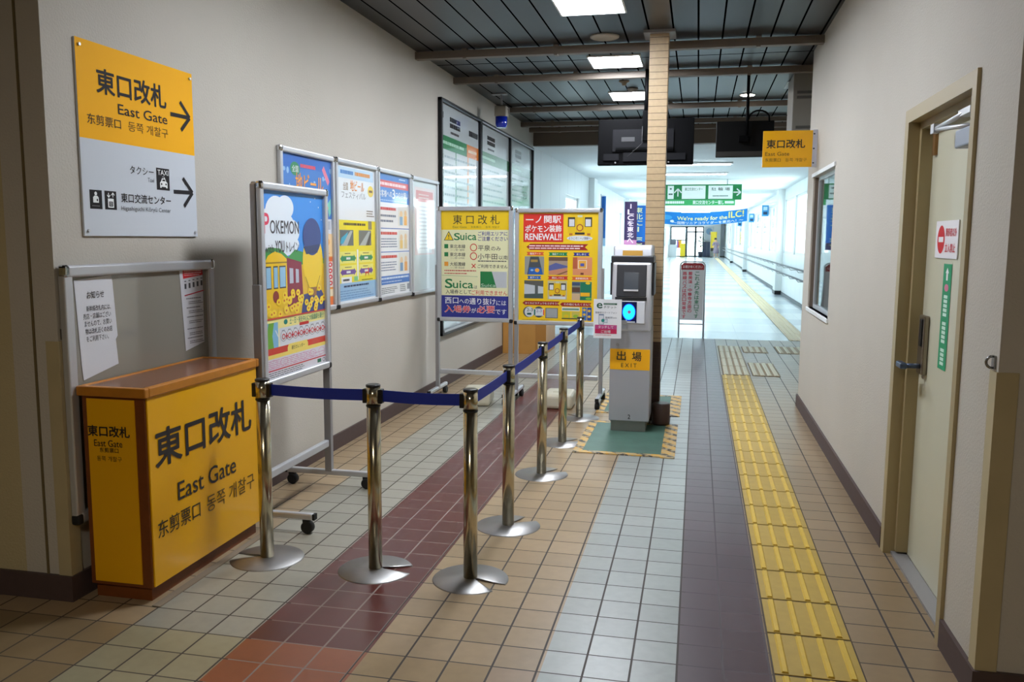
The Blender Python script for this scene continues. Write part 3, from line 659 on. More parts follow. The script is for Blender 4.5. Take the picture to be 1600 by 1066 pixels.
def dr_white(p):
    p.rect(0, 0, 100, 140, (206, 216, 216)); p.rect(10, 8, 90, 94, (222, 206, 204), 2); p.rect(16, 12, 84, 26, (206, 132, 130), 3); p.rows(26, 15, 74, 23, 2, (232, 210, 206), 4)
    p.rect(22, 26, 78, 92, (236, 240, 240), 3); p.rows(26, 30, 74, 88, 12, (206, 206, 210), 4)
wall_poster('framed_poster', 'framed blue and orange beer festival poster, hidden partly by the nearest poster stand', 4.797, .735, .935, 1.915, dr_beer)
wall_poster('framed_poster', 'framed yellow and pale blue poster with green and purple arrows', 5.548, .735, .935, 1.918, dr_map)
wall_poster('framed_poster', 'framed blue and white poster asking three favours of passengers', 6.297, .735, .932, 1.915, dr_three)
wall_poster('framed_poster', 'framed pale poster with a faded red heading, last of its row', 7.047, .735, .925, 1.910, dr_white)

# timetable board, three bays
t = thing('timetable_board', 'tall black framed timetable board in three bays on the long wall', 'timetable', (XL, 7.464, .50), PI/2)
H_ = 2.16; bays = [(0, 1.443), (1.443, 2.923), (2.923, 4.40)]
f = MB().m(mat('black_anodised', (20, 22, 26), .35, .4))
for a, wd in ((0, .04), (1.443-.03, .07), (2.923-.03, .06), (4.36, .04)): f.box(a, a+wd, -.04, -.002, 0, H_, .004)
f.box(0, 4.40, -.04, -.002, H_-.03, H_, .004).box(0, 4.40, -.04, -.002, 0, .03, .004); f.build('frame', t)
MB().m(m_alu).box(1.47, 4.36, -.044, -.04, H_-.034, H_-.02).box(.04, 4.36, -.046, -.04, .03, .05).build('inner_bead', t)
for i, (a, c) in enumerate(bays):
    p = Print(c-a-.08, H_-.08, (0, 0, 100, 150), (a+.04, .04), -.012, 1.0, .25); p.rect(0, 0, 100, 150, (196, 204, 206))
    p.rect(4, 5, 7, 9, (60, 62, 66), 4) if i == 0 else None
    p.rows(22, 6, 48, 14, 2, (50, 52, 56), 4, .75, 0); p.rows(24, 15.5, 46, 18, 1, (90, 90, 90), 4, .62, .08)
    p.rect(0, 20, 66 if i == 0 else 100, 29, ((40, 130, 80), (50, 120, 70), (70, 130, 90))[i], 3); p.rows(6, 22, 60, 27, 1, (180, 220, 196), 4)
    if i == 0:
        p.rect(66, 20, 100, 29, (226, 130, 50), 4); p.rows(72, 9, 98, 14, 1, (60, 62, 66), 4, .8, 0); p.rows(70, 22, 96, 27, 1, (250, 220, 180), 5); p.rect(68, 29, 71, 120, (230, 150, 80), 3); p.rect(36, 29, 38, 100, (70, 150, 100), 3)
    for y in range(32, 146, 5):
        p.rect(3, y, 7, y+3, (110, 150, 130), 3); p.rows(9, y, 96, y+3, 1, (150, 166, 168), 3, .5, .6)
    p.build('timetable_sheet', t)

# ------------------------------------------------------------------ poster behind the counter
t = thing('notice_frame', 'silver poster frame holding two paper notices behind the yellow counter', 'notice board', (XL+.004, 3.21, .30), PI/2)
frame_parts(t, 1.0, 0, .992, -.034, -.001, .045)
MB().m(mat('grey_clear_pane', (150, 146, 136), .16, coat=1)).box(-.465, .465, -.012, -.002, .03, .95).build('display_panel', t)
q = Print(.235, .40, (225, 170, 515, 740), (-.435, .545), -.0135)
q.poly([(258, 738), (512, 685), (500, 540), (515, 520), (495, 200), (488, 168), (228, 185), (250, 650)], (224, 226, 232))
q.text('お知らせ', 308, 250, 428, 292, K, .008)
for i, s_ in enumerate(('新幹線改札内には、', '売店・店舗はござい', 'ませんので、お買い', '物は改札近くのお店', 'をご利用下さい。')):
    q.text(s_, (300, 276, 282, 286, 290)[i], 330+i*42, (472, 470, 474, 476, 446)[i], 362+i*42, (60, 60, 66), .002)
q.build('paper_notice', t)
q = Print(.195, .40, (60, 80, 420, 1015), (.235, .575), -.0135)
q.poly([(118, 1015), (400, 955), (410, 80), (65, 98)], (216, 216, 222)); q.poly([(112, 112), (405, 84), (408, 205), (118, 235)], (206, 36, 44), 2)
q.rows(225, 100, 300, 132, 1, WH, 4, .62, .08); q.rows(130, 145, 390, 210, 3, (240, 190, 190), 4)
for i in range(5): q.rect(132+i*60, 290-i*6, 160+i*60, 345-i*6, (70, 70, 76), 3); q.rect(132+i*60, 258-i*6, 160+i*60, 270-i*6, (110, 110, 120), 3)
q.poly([(128, 412), (418, 372), (418, 384), (128, 424)], (190, 30, 50), 3)
for y, n in ((450, 1), (490, 2), (550, 1), (590, 2), (650, 1), (700, 2), (780, 1), (830, 2), (880, 1), (920, 2)): q.rows(150 if n == 1 else 180, y-10, 410, y+14*n, n, (90, 90, 98), 3)
q.build('paper_notice', t)

# ------------------------------------------------------------------ wheeled board stands
def caster(par, x, y):
    MB().m(m_rub).lathe([(.026, -.018), (.03, -.014), (.03, .014), (.026, .018)], (x, y, .031), 18, 'x').box(x-.014, x+.014, y-.012, y+.022, .05, .072, .004).build('caster', par)
def board_stand(name, label, loc, rz, w, z0, z1, zbar, draw, box_, ptop, group, coat=COAT, foot=.255, fz=.085, io=(.004, .004)):
    t = thing(name, label, 'poster stand', loc, rz, group)
    frame_parts(t, w, z0, z1, -.030, -.002, .036)
    fb = MB().m(m_alu_d)
    fb.box(-w/2+.01, w/2-.01, .002, .03, z1-.036, z1, .008).box(-w/2+.01, w/2-.01, .002, .03, z0, z0+.036, .008).box(-w/2, -w/2+.036, .002, .03, z0+.01, z1-.01, .006).box(w/2-.036, w/2, .002, .03, z0+.01, z1-.01, .006)
    fb.box(-w/2+.03, w/2-.03, -.006, .012, z0+.02, z1-.02); fb.build('rear_frame', t)
    p = Print(w-.066, z1-z0-.066, box_, (-w/2+.033, z0+.033), -.0075, coat); draw(p); p.build('poster_print', t)
    for sx in (-1, 1):
        x = sx*(w/2+(io[0] if sx < 0 else io[1]))
        MB().m(m_alu_d).box(x-.016, x+.016, -.02, .02, fz, ptop, .003).build('post', t)
        ft = MB().m(m_alu).box(x-.016, x+.016, -foot, foot, fz-.018, fz+.014, .008).build('foot', t)
        [MB().m(m_rub).box(x-.015, x+.015, a, a+.012, fz-.016, fz+.012).build('end_cap', ft) for a in (-foot-.012, foot)]
        for yy in (-foot+.03, foot-.03): caster(ft, x, yy)
    MB().m(m_alu).box(-w/2+.02, w/2-.02, -.014, .014, zbar-.02, zbar+.02, .006).build('crossbar', t)
    return t

def dr_train(p):
    # train event poster: lettering kept, the cartoon figure replaced by a plain balloon
    p.rect(0, 0, 100, 140, (250, 240, 190)); p.rect(0, 0, 100, 58, (50, 140, 226), 1.2)
    for x, y, r, s_ in ((4, 22, 18, 11), (22, 16, 16, 12), (36, 12, 13, 9), (30, 26, 20, 11), (8, 32, 18, 9), (30, 40, 27, 9), (46, 30, 12, 9)): p.ell(x if x > r else r, y, r, s_, (228, 236, 244), 2)
    for x, y in ((78, 6), (92, 10), (86, 3), (97, 20)): p.ell(x, y, .6, .6, WH, 2, 8)
    p.poly([(0, 46), (10, 42), (26, 43), (40, 50), (40, 60), (0, 60)], (60, 150, 70), 2); p.poly([(34, 52), (50, 44), (62, 46), (100, 52), (100, 60), (34, 60)], (60, 150, 70), 2)
    p.rect(0, 56, 100, 95, (236, 190, 40), 2)
    p.poly([(36, 50), (60, 54), (62, 84), (36, 88)], (140, 30, 60), 3); p.poly([(40, 58), (46, 58.6), (46, 70), (40, 70)], (190, 190, 206), 4); p.poly([(50, 59), (55, 59.6), (55, 70), (50, 70)], (190, 190, 206), 4)
    p.poly([(2, 84), (2, 54), (8, 48), (18, 45), (28, 47), (36, 51), (36, 88), (2, 88)], (240, 196, 20), 4); p.rect(2, 53, 36, 54, (150, 120, 30), 5)
    for x0, x1 in ((4, 12), (15, 22), (24, 34)): p.rect(x0, 56, x1, 73, (60, 60, 60), 5); p.rect(x0+.7, 57, x1-.7, 72, (150, 196, 226), 6)
    p.ell(18, 79, 4.5, 4.5, (140, 50, 40), 5)
    p.text('P', 2.5, 17, 11, 32, (222, 50, 90), .03); p.text('OKEMON', 12, 22, 57, 32, (60, 54, 60), .02)
    p.text('with', 3, 40, 17, 46, (50, 46, 56), .01); p.text('YOU', 19, 37, 33, 46, (50, 46, 56), .03); p.text('トレイン', 36, 38, 56, 46, (50, 46, 56), .02)
    p.poly([(62, 80), (94, 78), (100, 84), (100, 95), (58, 95)], (50, 56, 120), 4)
    p.ell(80, 54, 18, 23, (246, 206, 30), 5, 40); p.ell(79, 34, 16, 15, (42, 60, 128), 6, 36); p.poly([(64, 42), (92, 40), (88, 47), (68, 48)], (34, 44, 96), 7)
    p.rect(73, 75, 85, 82, (150, 96, 50), 6); p.line(66, 66, 73, 76, .6, (120, 90, 40), 6); p.line(92, 66, 85, 76, .6, (120, 90, 40), 6)
    for k in range(44):
        x, y = random.uniform(2, 98), random.uniform(76, 93); p.ell(x, y, 3.4, 2.6, (250, 214, 40), 7+.05*k, 12); p.ell(x, y, 1.1, .9, (206, 84, 30), 7.05+.05*k, 8)
    p.rect(0, 94.5, 100, 95.5, (206, 50, 40), 11); p.rect(0, 95.5, 100, 103, (250, 236, 150), 2)
    p.ell(32, 99, 3, 2, (20, 130, 110), 3); p.text('土・日・祝を中心に大船渡線を運行！', 38, 96.6, 98, 101.4, (20, 130, 110), .01)
    p.rect(0, 98, 20, 117, (130, 186, 220), 3); p.poly([(6, 98), (14, 98), (11, 108), (13, 117), (4, 117), (3, 108)], (110, 170, 50), 4); p.line(16, 104, 22, 112, 1, WH, 4)
    p.rect(22, 103, 100, 117, (224, 226, 230), 3); p.rect(54, 101.6, 70, 104, (206, 50, 40), 5)
    for k in range(8):
        x = 28+k*9.6; p.ring(x, 109.5, 4.6, 4.2, (110, 110, 120), .08, 4); p.ring(x, 110, 2.6, 2.2, (200, 40, 50), .35, 5); p.rect(x+3, 109.3, x+6.6, 110.7, (200, 40, 50), 5); p.rect(x+4.2, 107.6, x+5.4, 112.4, (200, 40, 50), 5); p.rows(x-2.5, 104.4, x+2.5, 106, 1, (130, 130, 140), 5)
    p.rect(0, 117, 100, 122, (212, 62, 44), 3); p.poly([(34, 124), (34, 119), (36, 116.6), (66, 116.6), (68, 119), (68, 124)], (250, 224, 110), 4); p.text('運行カレンダー', 40, 118.4, 62, 121.6, (60, 50, 40), .01, 5); p.rect(0, 122, 100, 125, (250, 224, 110), 3)
    p.rect(0, 125, 100, 140, (226, 222, 230), 3); p.rows(2, 126, 98, 133, 5, (214, 160, 190), 4); 
    for k in range(6): p.ring(12+k*16, 129, 6, 3, (222, 170, 196), .12, 4)
    p.rect(0, 133.4, 100, 134.3, (206, 40, 60), 5); p.rows(2, 135, 62, 139.5, 3, (90, 100, 100), 4); p.rect(84, 135.4, 91, 138.4, (30, 110, 80), 5); p.ring(96, 137, 2.4, 1.8, (90, 96, 104), .3, 5)
board_stand('poster_stand', 'wheeled stand with a sky blue and yellow train poster beside the counter', (-2.0, 3.975, 0), PI/2, .735, .685, 1.658, .255, dr_train, (0, 0, 100, 140), 1.18, 'wheeled poster stands')

def dr_gate(p):
    CR = (238, 236, 190); G = (24, 124, 66); B = (40, 48, 140); R = (214, 44, 40); D = (40, 42, 40)
    p.rect(145, 95, 705, 965, CR); p.rect(145, 95, 705, 250, (244, 206, 20), 2)
    p.text('東 口 改 札', 245, 130, 626, 206, D, .004); p.text('East Gate', 243, 219, 357, 236, (130, 110, 40)); p.text('东剪票口', 392, 219, 474, 236, (130, 110, 40)); p.text('동쪽 개찰구', 512, 219, 624, 236, (150, 126, 40))
    p.poly([(168, 336), (209, 260), (250, 336)], D, 3); p.poly([(176, 331), (209, 270), (242, 331)], (244, 206, 20), 4); p.text('!', 205, 288, 213, 324, D, .02, 5)
    p.text('S', 252, 276, 302, 334, G, .03); p.text('uica', 304, 276, 438, 333, G, .025)
    p.text('ご利用エリアに', 450, 263, 690, 298, B, .015); p.text('ご注意ください', 450, 303, 692, 338, B, .015)
    for i, (y, c, s_) in enumerate(((366, G, '東北本線'), (432, G, '東北本線'), (510, (240, 160, 50), '大船渡線'))):
        p.rect(172, y, 204, y+34, c, 3); p.text(s_, 218, y+2, 346, y+34, D, .006); p.text(('（一ノ関～盛岡）', '（一ノ関～小牛田）', '（一ノ関～気仙沼）')[i], 226, y+40, 340, y+54, (90, 90, 80))
    p.ring(414, 392, 29, 31, R, .22); p.ring(414, 462, 29, 31, R, .22); p.line(399, 525, 430, 558, 7, R); p.line(430, 525, 399, 558, 7, R)
    p.text('平泉', 450, 372, 550, 418, D, .006); p.text('のみ', 558, 384, 636, 417, D, .004)
    p.text('小牛田', 448, 440, 608, 488, D, .006); p.text('以南', 620, 454, 692, 488, D, .004); p.rows(450, 494, 690, 508, 1, (100, 100, 90), 4, .62, .08); p.text('ご利用できません', 448, 528, 692, 558, D, .004)
    p.rows(172, 574, 436, 588, 1, (206, 90, 80), 4, .62, .08); p.rows(172, 598, 370, 610, 1, (206, 90, 80), 4, .62, .08)
    p.line(148, 620, 448, 628, 2, (90, 150, 90))
    p.rect(470, 585, 686, 716, (196, 200, 204), 3); p.poly([(470, 716), (470, 585), (564, 585), (602, 716)], G, 4); p.text('Suica', 476, 684, 596, 710, (200, 224, 200), .01, 5)
    p.text('S', 176, 648, 240, 726, G, .04); p.text('uica', 242, 664, 412, 725, G, .03); p.text('は', 418, 700, 444, 726, D, .004)
    p.text('入場券として', 182, 736, 396, 772, D, .006); p.text('ご利用できません', 398, 738, 690, 778, R, .006)
    p.rect(145, 784, 705, 965, B, 2); p.text('西口', 176, 800, 288, 852, WH, .015); p.text('への', 296, 812, 376, 850, WH, .01); p.text('通り抜け', 380, 802, 596, 856, WH, .015); p.text('には', 602, 820, 682, 858, WH, .01)
    for s_, a, c in (('入', 174, 244), ('場', 248, 314), ('券', 322, 390), ('必', 444, 514), ('要', 522, 588)): p.text(s_, a-3, 864, c+3, 926, WH, .05, 3.5); p.text(s_, a, 867, c, 923, (226, 44, 40), .02, 5)
    p.text('が', 396, 884, 436, 924, WH, .01); p.text('です', 596, 890, 684, 932, WH, .01)
board_stand('poster_stand', 'wheeled stand with the cream gate notice headed in yellow, before the timetables', (-1.875, 7.1, 0), 0, .672, .683, 1.672, .235, dr_gate, (145, 95, 705, 965), 1.17, 'wheeled poster stands', .15, io=(.004, -.018))

def train_front(p, x0, y0, x1, y1):
    def T(a, b): return x0+(x1-x0)*a, y0+(y1-y0)*b
    def R_(a, b, c, d, col, l): q0 = T(a, b); q1 = T(c, d); p.rect(q0[0], q0[1], q1[0], q1[1], col, l)
    R_(0, .1, 1, .9, (236, 196, 20), 3); R_(.0, .1, .30, .58, (50, 48, 40), 4); R_(.70, .1, 1, .58, (50, 48, 40), 4); R_(.05, .2, .27, .55, (220, 222, 230), 5); R_(.73, .2, .95, .55, (220, 222, 230), 5)
    R_(.36, .08, .37, .9, (150, 130, 40), 5); R_(.63, .08, .64, .9, (150, 130, 40), 5); R_(.4, .0, .6, .1, (206, 210, 190), 4)
    c = T(.5, .62); p.ell(c[0], c[1], (x1-x0)*.14, (y1-y0)*.18, (170, 80, 40), 6); p.ell(c[0], c[1], (x1-x0)*.10, (y1-y0)*.13, (240, 196, 40), 7); R_(.3, .86, .7, .96, (40, 40, 44), 6)
    R_(.06, .9, .2, 1, (200, 120, 40), 4); R_(.8, .9, .94, 1, (200, 120, 40), 4)
def ribbon(p, x0, y0, x1, y1, c, t_, l=3, tc=WH):
    h = (y1-y0)/2; p.poly([(x0, y1), (x1, y1), (x1-h*.7, (y0+y1)/2), (x1, y0), (x0, y0), (x0+h*.7, (y0+y1)/2)], c, l)
    if t_: p.text(t_, x0+(x1-x0)*.2, y0+h*.4, x1-(x1-x0)*.2, y1-h*.4, tc, .015, l+2)
def arrow_ribbon(p, x0, y0, x1, y1, c, l=3):
    h = (y1-y0)/2; p.poly([(x0, (y0+y1)/2), (x0+h*1.2, y1), (x1, y1), (x1-h, (y0+y1)/2), (x1, y0), (x0+h*1.2, y0)], c, l)
def dr_renew(p):
    p.rect(770, 90, 1385, 970, (246, 204, 20)); p.rect(806, 100, 1116, 328, (224, 48, 36), 2)
    p.rect(824, 144, 884, 152, WH, 4); p.text('ノ', 900, 118, 946, 174, WH, .03); p.text('関駅', 966, 116, 1098, 176, WH, .025)
    p.text('ポケモン', 820, 190, 1004, 248, WH, .03); p.text('装飾', 1006, 190, 1102, 248, WH, .025); p.text('RENEWAL!!', 820, 258, 1102, 312, WH, .04)
    train_front(p, 1150, 112, 1334, 272); p.ell(1242, 296, 98, 22, (222, 226, 232), 4); p.text('ようこそ！一ノ関駅へ', 1158, 286, 1326, 306, (50, 60, 90), .01, 6)
    DR = (160, 28, 24); arrow_ribbon(p, 830, 342, 1308, 392, DR); p.rows(852, 351, 1276, 366, 1, (250, 226, 226), 4, .62, .08); p.rows(852, 370, 1276, 385, 1, (250, 226, 226), 4, .62, .08)
    O = (226, 100, 50); G = (20, 130, 76); B = (36, 44, 140); B2 = (30, 100, 190); R = (206, 60, 46)
    for x0, x1, y, c, s_ in ((832, 970, 408, O, '階段アート'), (1004, 1152, 410, G, '階段アート２'), (1194, 1320, 410, B, 'あしあと'), (838, 950, 602, B2, '床アート'), (1000, 1158, 602, R, '顔出しパネル'), (1184, 1342, 604, (232, 110, 50), '新幹線改札内')): ribbon(p, x0, y, x1, y+28, c, s_)
    def ph(x0, y0, x1, y1, c): p.rect(x0, y0, x1, y1, c, 3)
    ph(818, 444, 970, 592, (150, 152, 146)); p.poly([(838, 592), (862, 446), (928, 446), (962, 592)], (70, 76, 82), 4); p.poly([(846, 592), (854, 534), (946, 534), (960, 592)], (30, 96, 180), 5); p.rect(866, 470, 920, 490, (170, 140, 70), 5); p.ell(916, 556, 18, 16, (240, 170, 50), 6); p.ell(876, 556, 12, 8, (150, 200, 236), 6)
    ph(1006, 448, 1152, 592, (170, 150, 130)); p.rect(1006, 448, 1152, 478, (110, 84, 70), 4); p.poly([(1006, 520), (1060, 494), (1152, 520), (1152, 530), (1006, 560)], (90, 100, 160), 4); p.poly([(1006, 560), (1152, 536), (1152, 592), (1006, 592)], (206, 140, 110), 5); p.poly([(1060, 592), (1152, 556), (1152, 566), (1090, 592)], (130, 90, 60), 6)
    ph(1192, 448, 1340, 592, (226, 150, 106)); p.rect(1192, 448, 1226, 540, (190, 96, 60), 4); p.rect(1232, 470, 1300, 540, (240, 226, 200), 5); p.rect(1238, 476, 1294, 534, (236, 176, 60), 6); p.rect(1250, 496, 1280, 520, (80, 90, 180), 7); p.rect(1252, 572, 1276, 588, (120, 50, 40), 5)
    ph(816, 640, 966, 786, (196, 204, 210)); p.poly([(816, 640), (966, 640), (966, 690), (900, 680), (816, 668)], (90, 90, 84), 4); p.rect(900, 676, 924, 752, (84, 92, 92), 5); p.poly([(816, 752), (966, 744), (966, 786), (816, 786)], (70, 88, 86), 5)
    ph(1000, 640, 1150, 792, (200, 190, 150)); train_front(p, 1008, 648, 1142, 766); p.rect(1010, 768, 1140, 788, (222, 226, 232), 8)
    ph(1188, 644, 1340, 794, (130, 140, 130)); p.rect(1188, 650, 1250, 676, (60, 80, 110), 4); p.rect(1188, 690, 1250, 730, (90, 64, 50), 4); p.rect(1188, 740, 1250, 794, (206, 176, 140), 4); p.rect(1252, 648, 1338, 792, (20, 120, 90), 5); p.rect(1254, 732, 1326, 762, (246, 186, 30), 6); p.ell(1310, 656, 18, 10, (236, 196, 30), 6); p.ell(1316, 780, 22, 10, (120, 190, 60), 6)
    arrow_ribbon(p, 802, 808, 1096, 842, DR); p.text('かくれピカチュウをさがそう！', 824, 816, 1080, 834, WH, .015); arrow_ribbon(p, 1096, 814, 1342, 846, DR); p.text('その他にもたくさん！', 1126, 820, 1322, 838, WH, .015)
    p.ell(850, 898, 42, 44, (80, 84, 88), 3); p.ell(858, 898, 38, 42, (216, 222, 224), 4); p.text('2-3', 838, 868, 886, 894, (60, 70, 80), .01, 6); p.rect(840, 906, 874, 922, (20, 84, 80), 6)
    p.ell(932, 898, 40, 46, (70, 80, 84), 3); p.rect(896, 870, 972, 928, (216, 222, 226), 4); p.text('2-3', 912, 876, 956, 900, (110, 110, 170), .01, 6); p.rect(894, 876, 906, 924, (20, 110, 100), 6); p.rect(966, 878, 976, 922, (230, 90, 50), 6)
    p.rect(984, 862, 1082, 946, (90, 94, 98), 3); p.rect(990, 867, 1076, 941, (160, 164, 166), 4)
    p.rect(1112, 852, 1250, 884, (226, 232, 226), 3); p.rect(1116, 862, 1244, 876, (100, 150, 120), 4); p.rect(1114, 890, 1178, 944, (200, 200, 60), 3); p.rect(1188, 890, 1250, 944, (206, 190, 90), 3); p.ell(1146, 926, 18, 14, (226, 196, 30), 4); p.ell(1220, 926, 20, 14, (150, 190, 50), 4); p.rect(1112, 942, 1252, 950, (50, 60, 50), 5)
    p.rect(1270, 852, 1304, 958, (50, 110, 190), 3); p.rect(1308, 852, 1342, 958, (36, 80, 170), 3)
    for x, y in ((1286, 872), (1286, 910), (1324, 880), (1324, 926)): p.ell(x, y, 11, 10, (230, 190, 60), 4)
    p.rows(800, 958, 1020, 966, 1, (170, 130, 20), 3)
board_stand('poster_stand', 'wheeled stand with the bright yellow poster and its red heading beside the exit machine', (-1.15, 7.1, 0), 0, .745, .672, 1.655, .225, dr_renew, (770, 90, 1385, 970), 1.16, 'wheeled poster stands', .2, io=(-.016, .004))

# plastic ballast blocks on the floor by the stands
for (x, y, wx, wy, lb) in ((-1.81, 6.95, .25, .38, 'beige plastic ballast block under the cream gate notice'), (-1.10, 6.96, .25, .34, 'beige plastic ballast block under the yellow poster stand')):
    o = MB().m(mat('beige_plastic', (206, 200, 178), .5)).box(-wx/2, wx/2, -wy/2, wy/2, 0, .125, .03, 3).box(-.05, .05, -.05, .05, .115, .132, .006)
    t = thing('ballast_block', lb, 'weight', (x, y, 0), .14 if x < -1.5 else .03, 'plastic ballast blocks'); o.build('tank', t)

# ------------------------------------------------------------------ belt stanchions
def arc_base(ang):
    R, n = .158, 56; sw = .026
    pts = []
    a0 = math.asin(sw/R)
    for k in range(n+1):
        a = a0+.10+(2*PI-2*a0-.20)*k/n; pts.append((R*math.cos(a), R*math.sin(a)))
    pts.append((.10, -sw*1.1)); pts += [(.05, -sw), (.032, -.012), (.030, 0), (.032, .012), (.05, sw), (.10, sw*.8)]
    ca, sa = math.cos(ang), math.sin(ang)
    return [(x*ca-y*sa, x*sa+y*ca) for x, y in pts]
def stanchion(lb, x, y, ang, nxt=None, dirs=(PI/2, 3*PI/2)):
    t = thing('barrier_post', lb, 'barrier post', (x, y, 0), 0, 'belt barrier posts')
    b = MB().m(m_steel); pts = arc_base(ang)
    bm = b.bm; lo = [bm.verts.new((px, py, .0)) for px, py in pts]; hi = []
    for px, py in pts:
        r = math.hypot(px, py); hi.append(bm.verts.new((px*.985, py*.985, .003+.009*max(0, 1-r/.158))))
    ctr = bm.verts.new((0, 0, .012)); n = len(pts); fs = []
    for i in range(n):
        j = (i+1) % n; fs.append(bm.faces.new((lo[i], lo[j], hi[j], hi[i]))); f = bm.faces.new((hi[i], hi[j], ctr)); f.smooth = True; fs.append(f)
    fs.append(bm.faces.new(list(reversed(lo)))); bmesh.ops.recalc_face_normals(bm, faces=fs); b.build('base_plate', t)
    MB().m(m_chrome).lathe([(.029, .008), (.029, .707)], seg=28).lathe([(.0295, .713), (.0295, .789)], seg=28).build('pole', t)
    MB().m(m_black).lathe([(.0305, .707), (.0305, .713)], seg=28).build('collar', t); MB().m(m_black).lathe([(.0300, .789), (.0305, .79), (.0305, .797), (.025, .800)], seg=28).build('cap', t)
    hd = MB().m(m_black)
    for s_ in dirs:
        ca, sa = math.cos(s_), math.sin(s_); q = Vector((ca*.034, sa*.034, 0))
        if abs(ca) > .5: hd.box(q.x-.009, q.x+.009, -.016, .016, .720, .780, .003)
        else: hd.box(-.016, .016, q.y-.009, q.y+.009, .720, .780, .003)
    hd.build('belt_slot', t)
    if nxt:
        dx, dy = nxt[0]-x, nxt[1]-y; L = math.hypot(dx, dy); ux, uy = dx/L, dy/L
        b = MB().m(m_belt); bm = b.bm; prev = None
        for k in range(13):
            s_ = .0435+(L-.087)*k/12; sag = -.004*math.sin(PI*k/12); px, py = ux*s_, uy*s_; nx, ny = -uy*.0008, ux*.0008
            cur = [bm.verts.new((px+nx, py+ny, .728+sag)), bm.verts.new((px+nx, py+ny, .776+sag)), bm.verts.new((px-nx, py-ny, .776+sag)), bm.verts.new((px-nx, py-ny, .728+sag))]
            if prev:
                for i in range(4): bm.faces.new((prev[i], prev[(i+1) % 4], cur[(i+1) % 4], cur[i]))
            prev = cur
        b.build('belt', t)
A = dict(a=(-1.807, 3.271), b=(-1.296, 3.256), c=(-.877, 3.249), d=(-.868, 3.923), e=(-.873, 4.863), f=(-.875, 5.675), g=(-.873, 6.524))
stanchion('steel belt barrier post right beside the yellow counter', *A['a'], PI*1.05, A['b'], (0, PI))
stanchion('steel belt barrier post on the dark red tiles, between the counter and the corner', *A['b'], .18, A['c'], (0, PI))
stanchion('steel belt barrier post at the near corner where the blue belt turns', *A['c'], -.45, A['d'], (PI/2, PI))
stanchion('steel belt barrier post first behind the corner post', *A['d'], .95, A['e'])
stanchion('steel belt barrier post third along the belt line from the corner, partway to the mats', *A['e'], .8, A['f'])
stanchion('steel belt barrier post just before the green mat', *A['f'], .7, A['g'])
stanchion('steel belt barrier post farthest away, at the end of the belt line', *A['g'], 2.6)

# ------------------------------------------------------------------ exit card machine
t = thing('exit_gate_machine', 'silver ticket exit machine with a glowing blue card reader', 'ticket machine', (-.455, 6.1, 0))
m_body = mat('machine_grey', (176, 178, 186), .4, .25); m_sil = mat('machine_silver', (196, 198, 206), .32, .5); m_dk = mat('machine_charcoal', (46, 48, 54), .35)
MB().m(m_body).box(-.145, .145, 0, .36, .085, .76, .005).build('cabinet', t)
MB().m(m_steel).box(-.13, .12, .02, .33, .006, .085).build('plinth', t)
prof = [(-.01, .745), (.0, .985), (.03, 1.235), (.055, 1.245), (.075, 1.345), (.10, 1.36), (.36, 1.36), (.40, 1.2), (.40, .745)]
MB().m(m_sil).prism(prof, -.14, .14, 'x', .012).build('head_housing', t)
def slope(z):
    for (y0, z0), (y1, z1) in zip(prof, prof[1:]):
        if z0 <= z <= z1 and z1 > z0: return y0+(y1-y0)*(z-z0)/(z1-z0)
    return 0
def plate(name, mt, x0, x1, z0, z1, o=.004, bev=0, par=None, sink=.01):
    return MB().m(mt).prism([(slope(z0)-o, z0), (slope(z1)-o, z1), (slope(z1)+sink, z1), (slope(z0)+sink, z0)], x0, x1, 'x', bev).build(name, par or t)
MB().m(m_dk).box(-.152, .152, .035, .30, 1.235, 1.285, .008).build('dark_band', t)
plate('display_window', mat('amber_display', (196, 150, 66), .2, coat=.6), -.072, .070, 1.262, 1.322, .016, 0)
for sx in (-1, 1): MB().m(m_dk).box(sx*.150-.008, sx*.150+.008, .06, .30, 1.0, 1.235, .004).build('side_cheek', t)
sc_ = plate('scanner_panel', m_dk, -.108, .105, .992, 1.222, .008, .006)
plate('scanner_window', mat('scanner_glass', (78, 84, 92), .12, coat=.8), -.054, .048, 1.045, 1.168, .011, 0, sc_)
plate('scanner_lip', m_alu, -.054, .048, 1.033, 1.045, .016, 0, sc_)
plate('shadow_gap', m_black, -.115, .11, .966, .99, .006)
wp = plate('reader_panel', mat('reader_white', (216, 218, 224), .35), -.082, .10, .80, .962, .008, .005)
plate('reader_plate', mat('reader_navy', (18, 26, 74), .2), -.068, .042, .808, .958, .012, 0, wp)
q = Print(.11, .15, (0, 0, 110, 150), (-.068, .808), slope(.883)-.0125)
q.ell(55, 74, 43, 56, mat('glow_cyan', (20, 190, 250), .4, emit=2.2), 1); q.ring(55, 74, 47, 60, mat('glow_blue', (20, 60, 240), .4, emit=1.6), .1, 1); q.ell(57, 74, 13, 13, (150, 120, 190), 3); q.ell(57, 74, 7, 7, (206, 120, 170), 4)
q.rect(8, 140, 100, 150, (190, 194, 200), 2); o = q.build('touch_mark', wp)
for v in o.data.vertices: v.co.y += slope(v.co.z)-slope(.883)
q = Print(.286, .152, (310, 25, 690, 225), (-.143, .463), -.0006)
q.rect(310, 25, 690, 225, (252, 182, 14)); q.text('出', 374, 46, 462, 136, (50, 44, 36), .02); q.text('場', 520, 50, 610, 140, (50, 44, 36), .02); q.text('E X I T', 418, 162, 566, 200, (60, 52, 36), .01)
q.build('exit_label', t)
q = Print(.03, .04, (0, 0, 10, 10), (-.012, .098), -.0006); q.text('2', 2, 1, 8, 9, K, .02); q.build('number_mark', t)
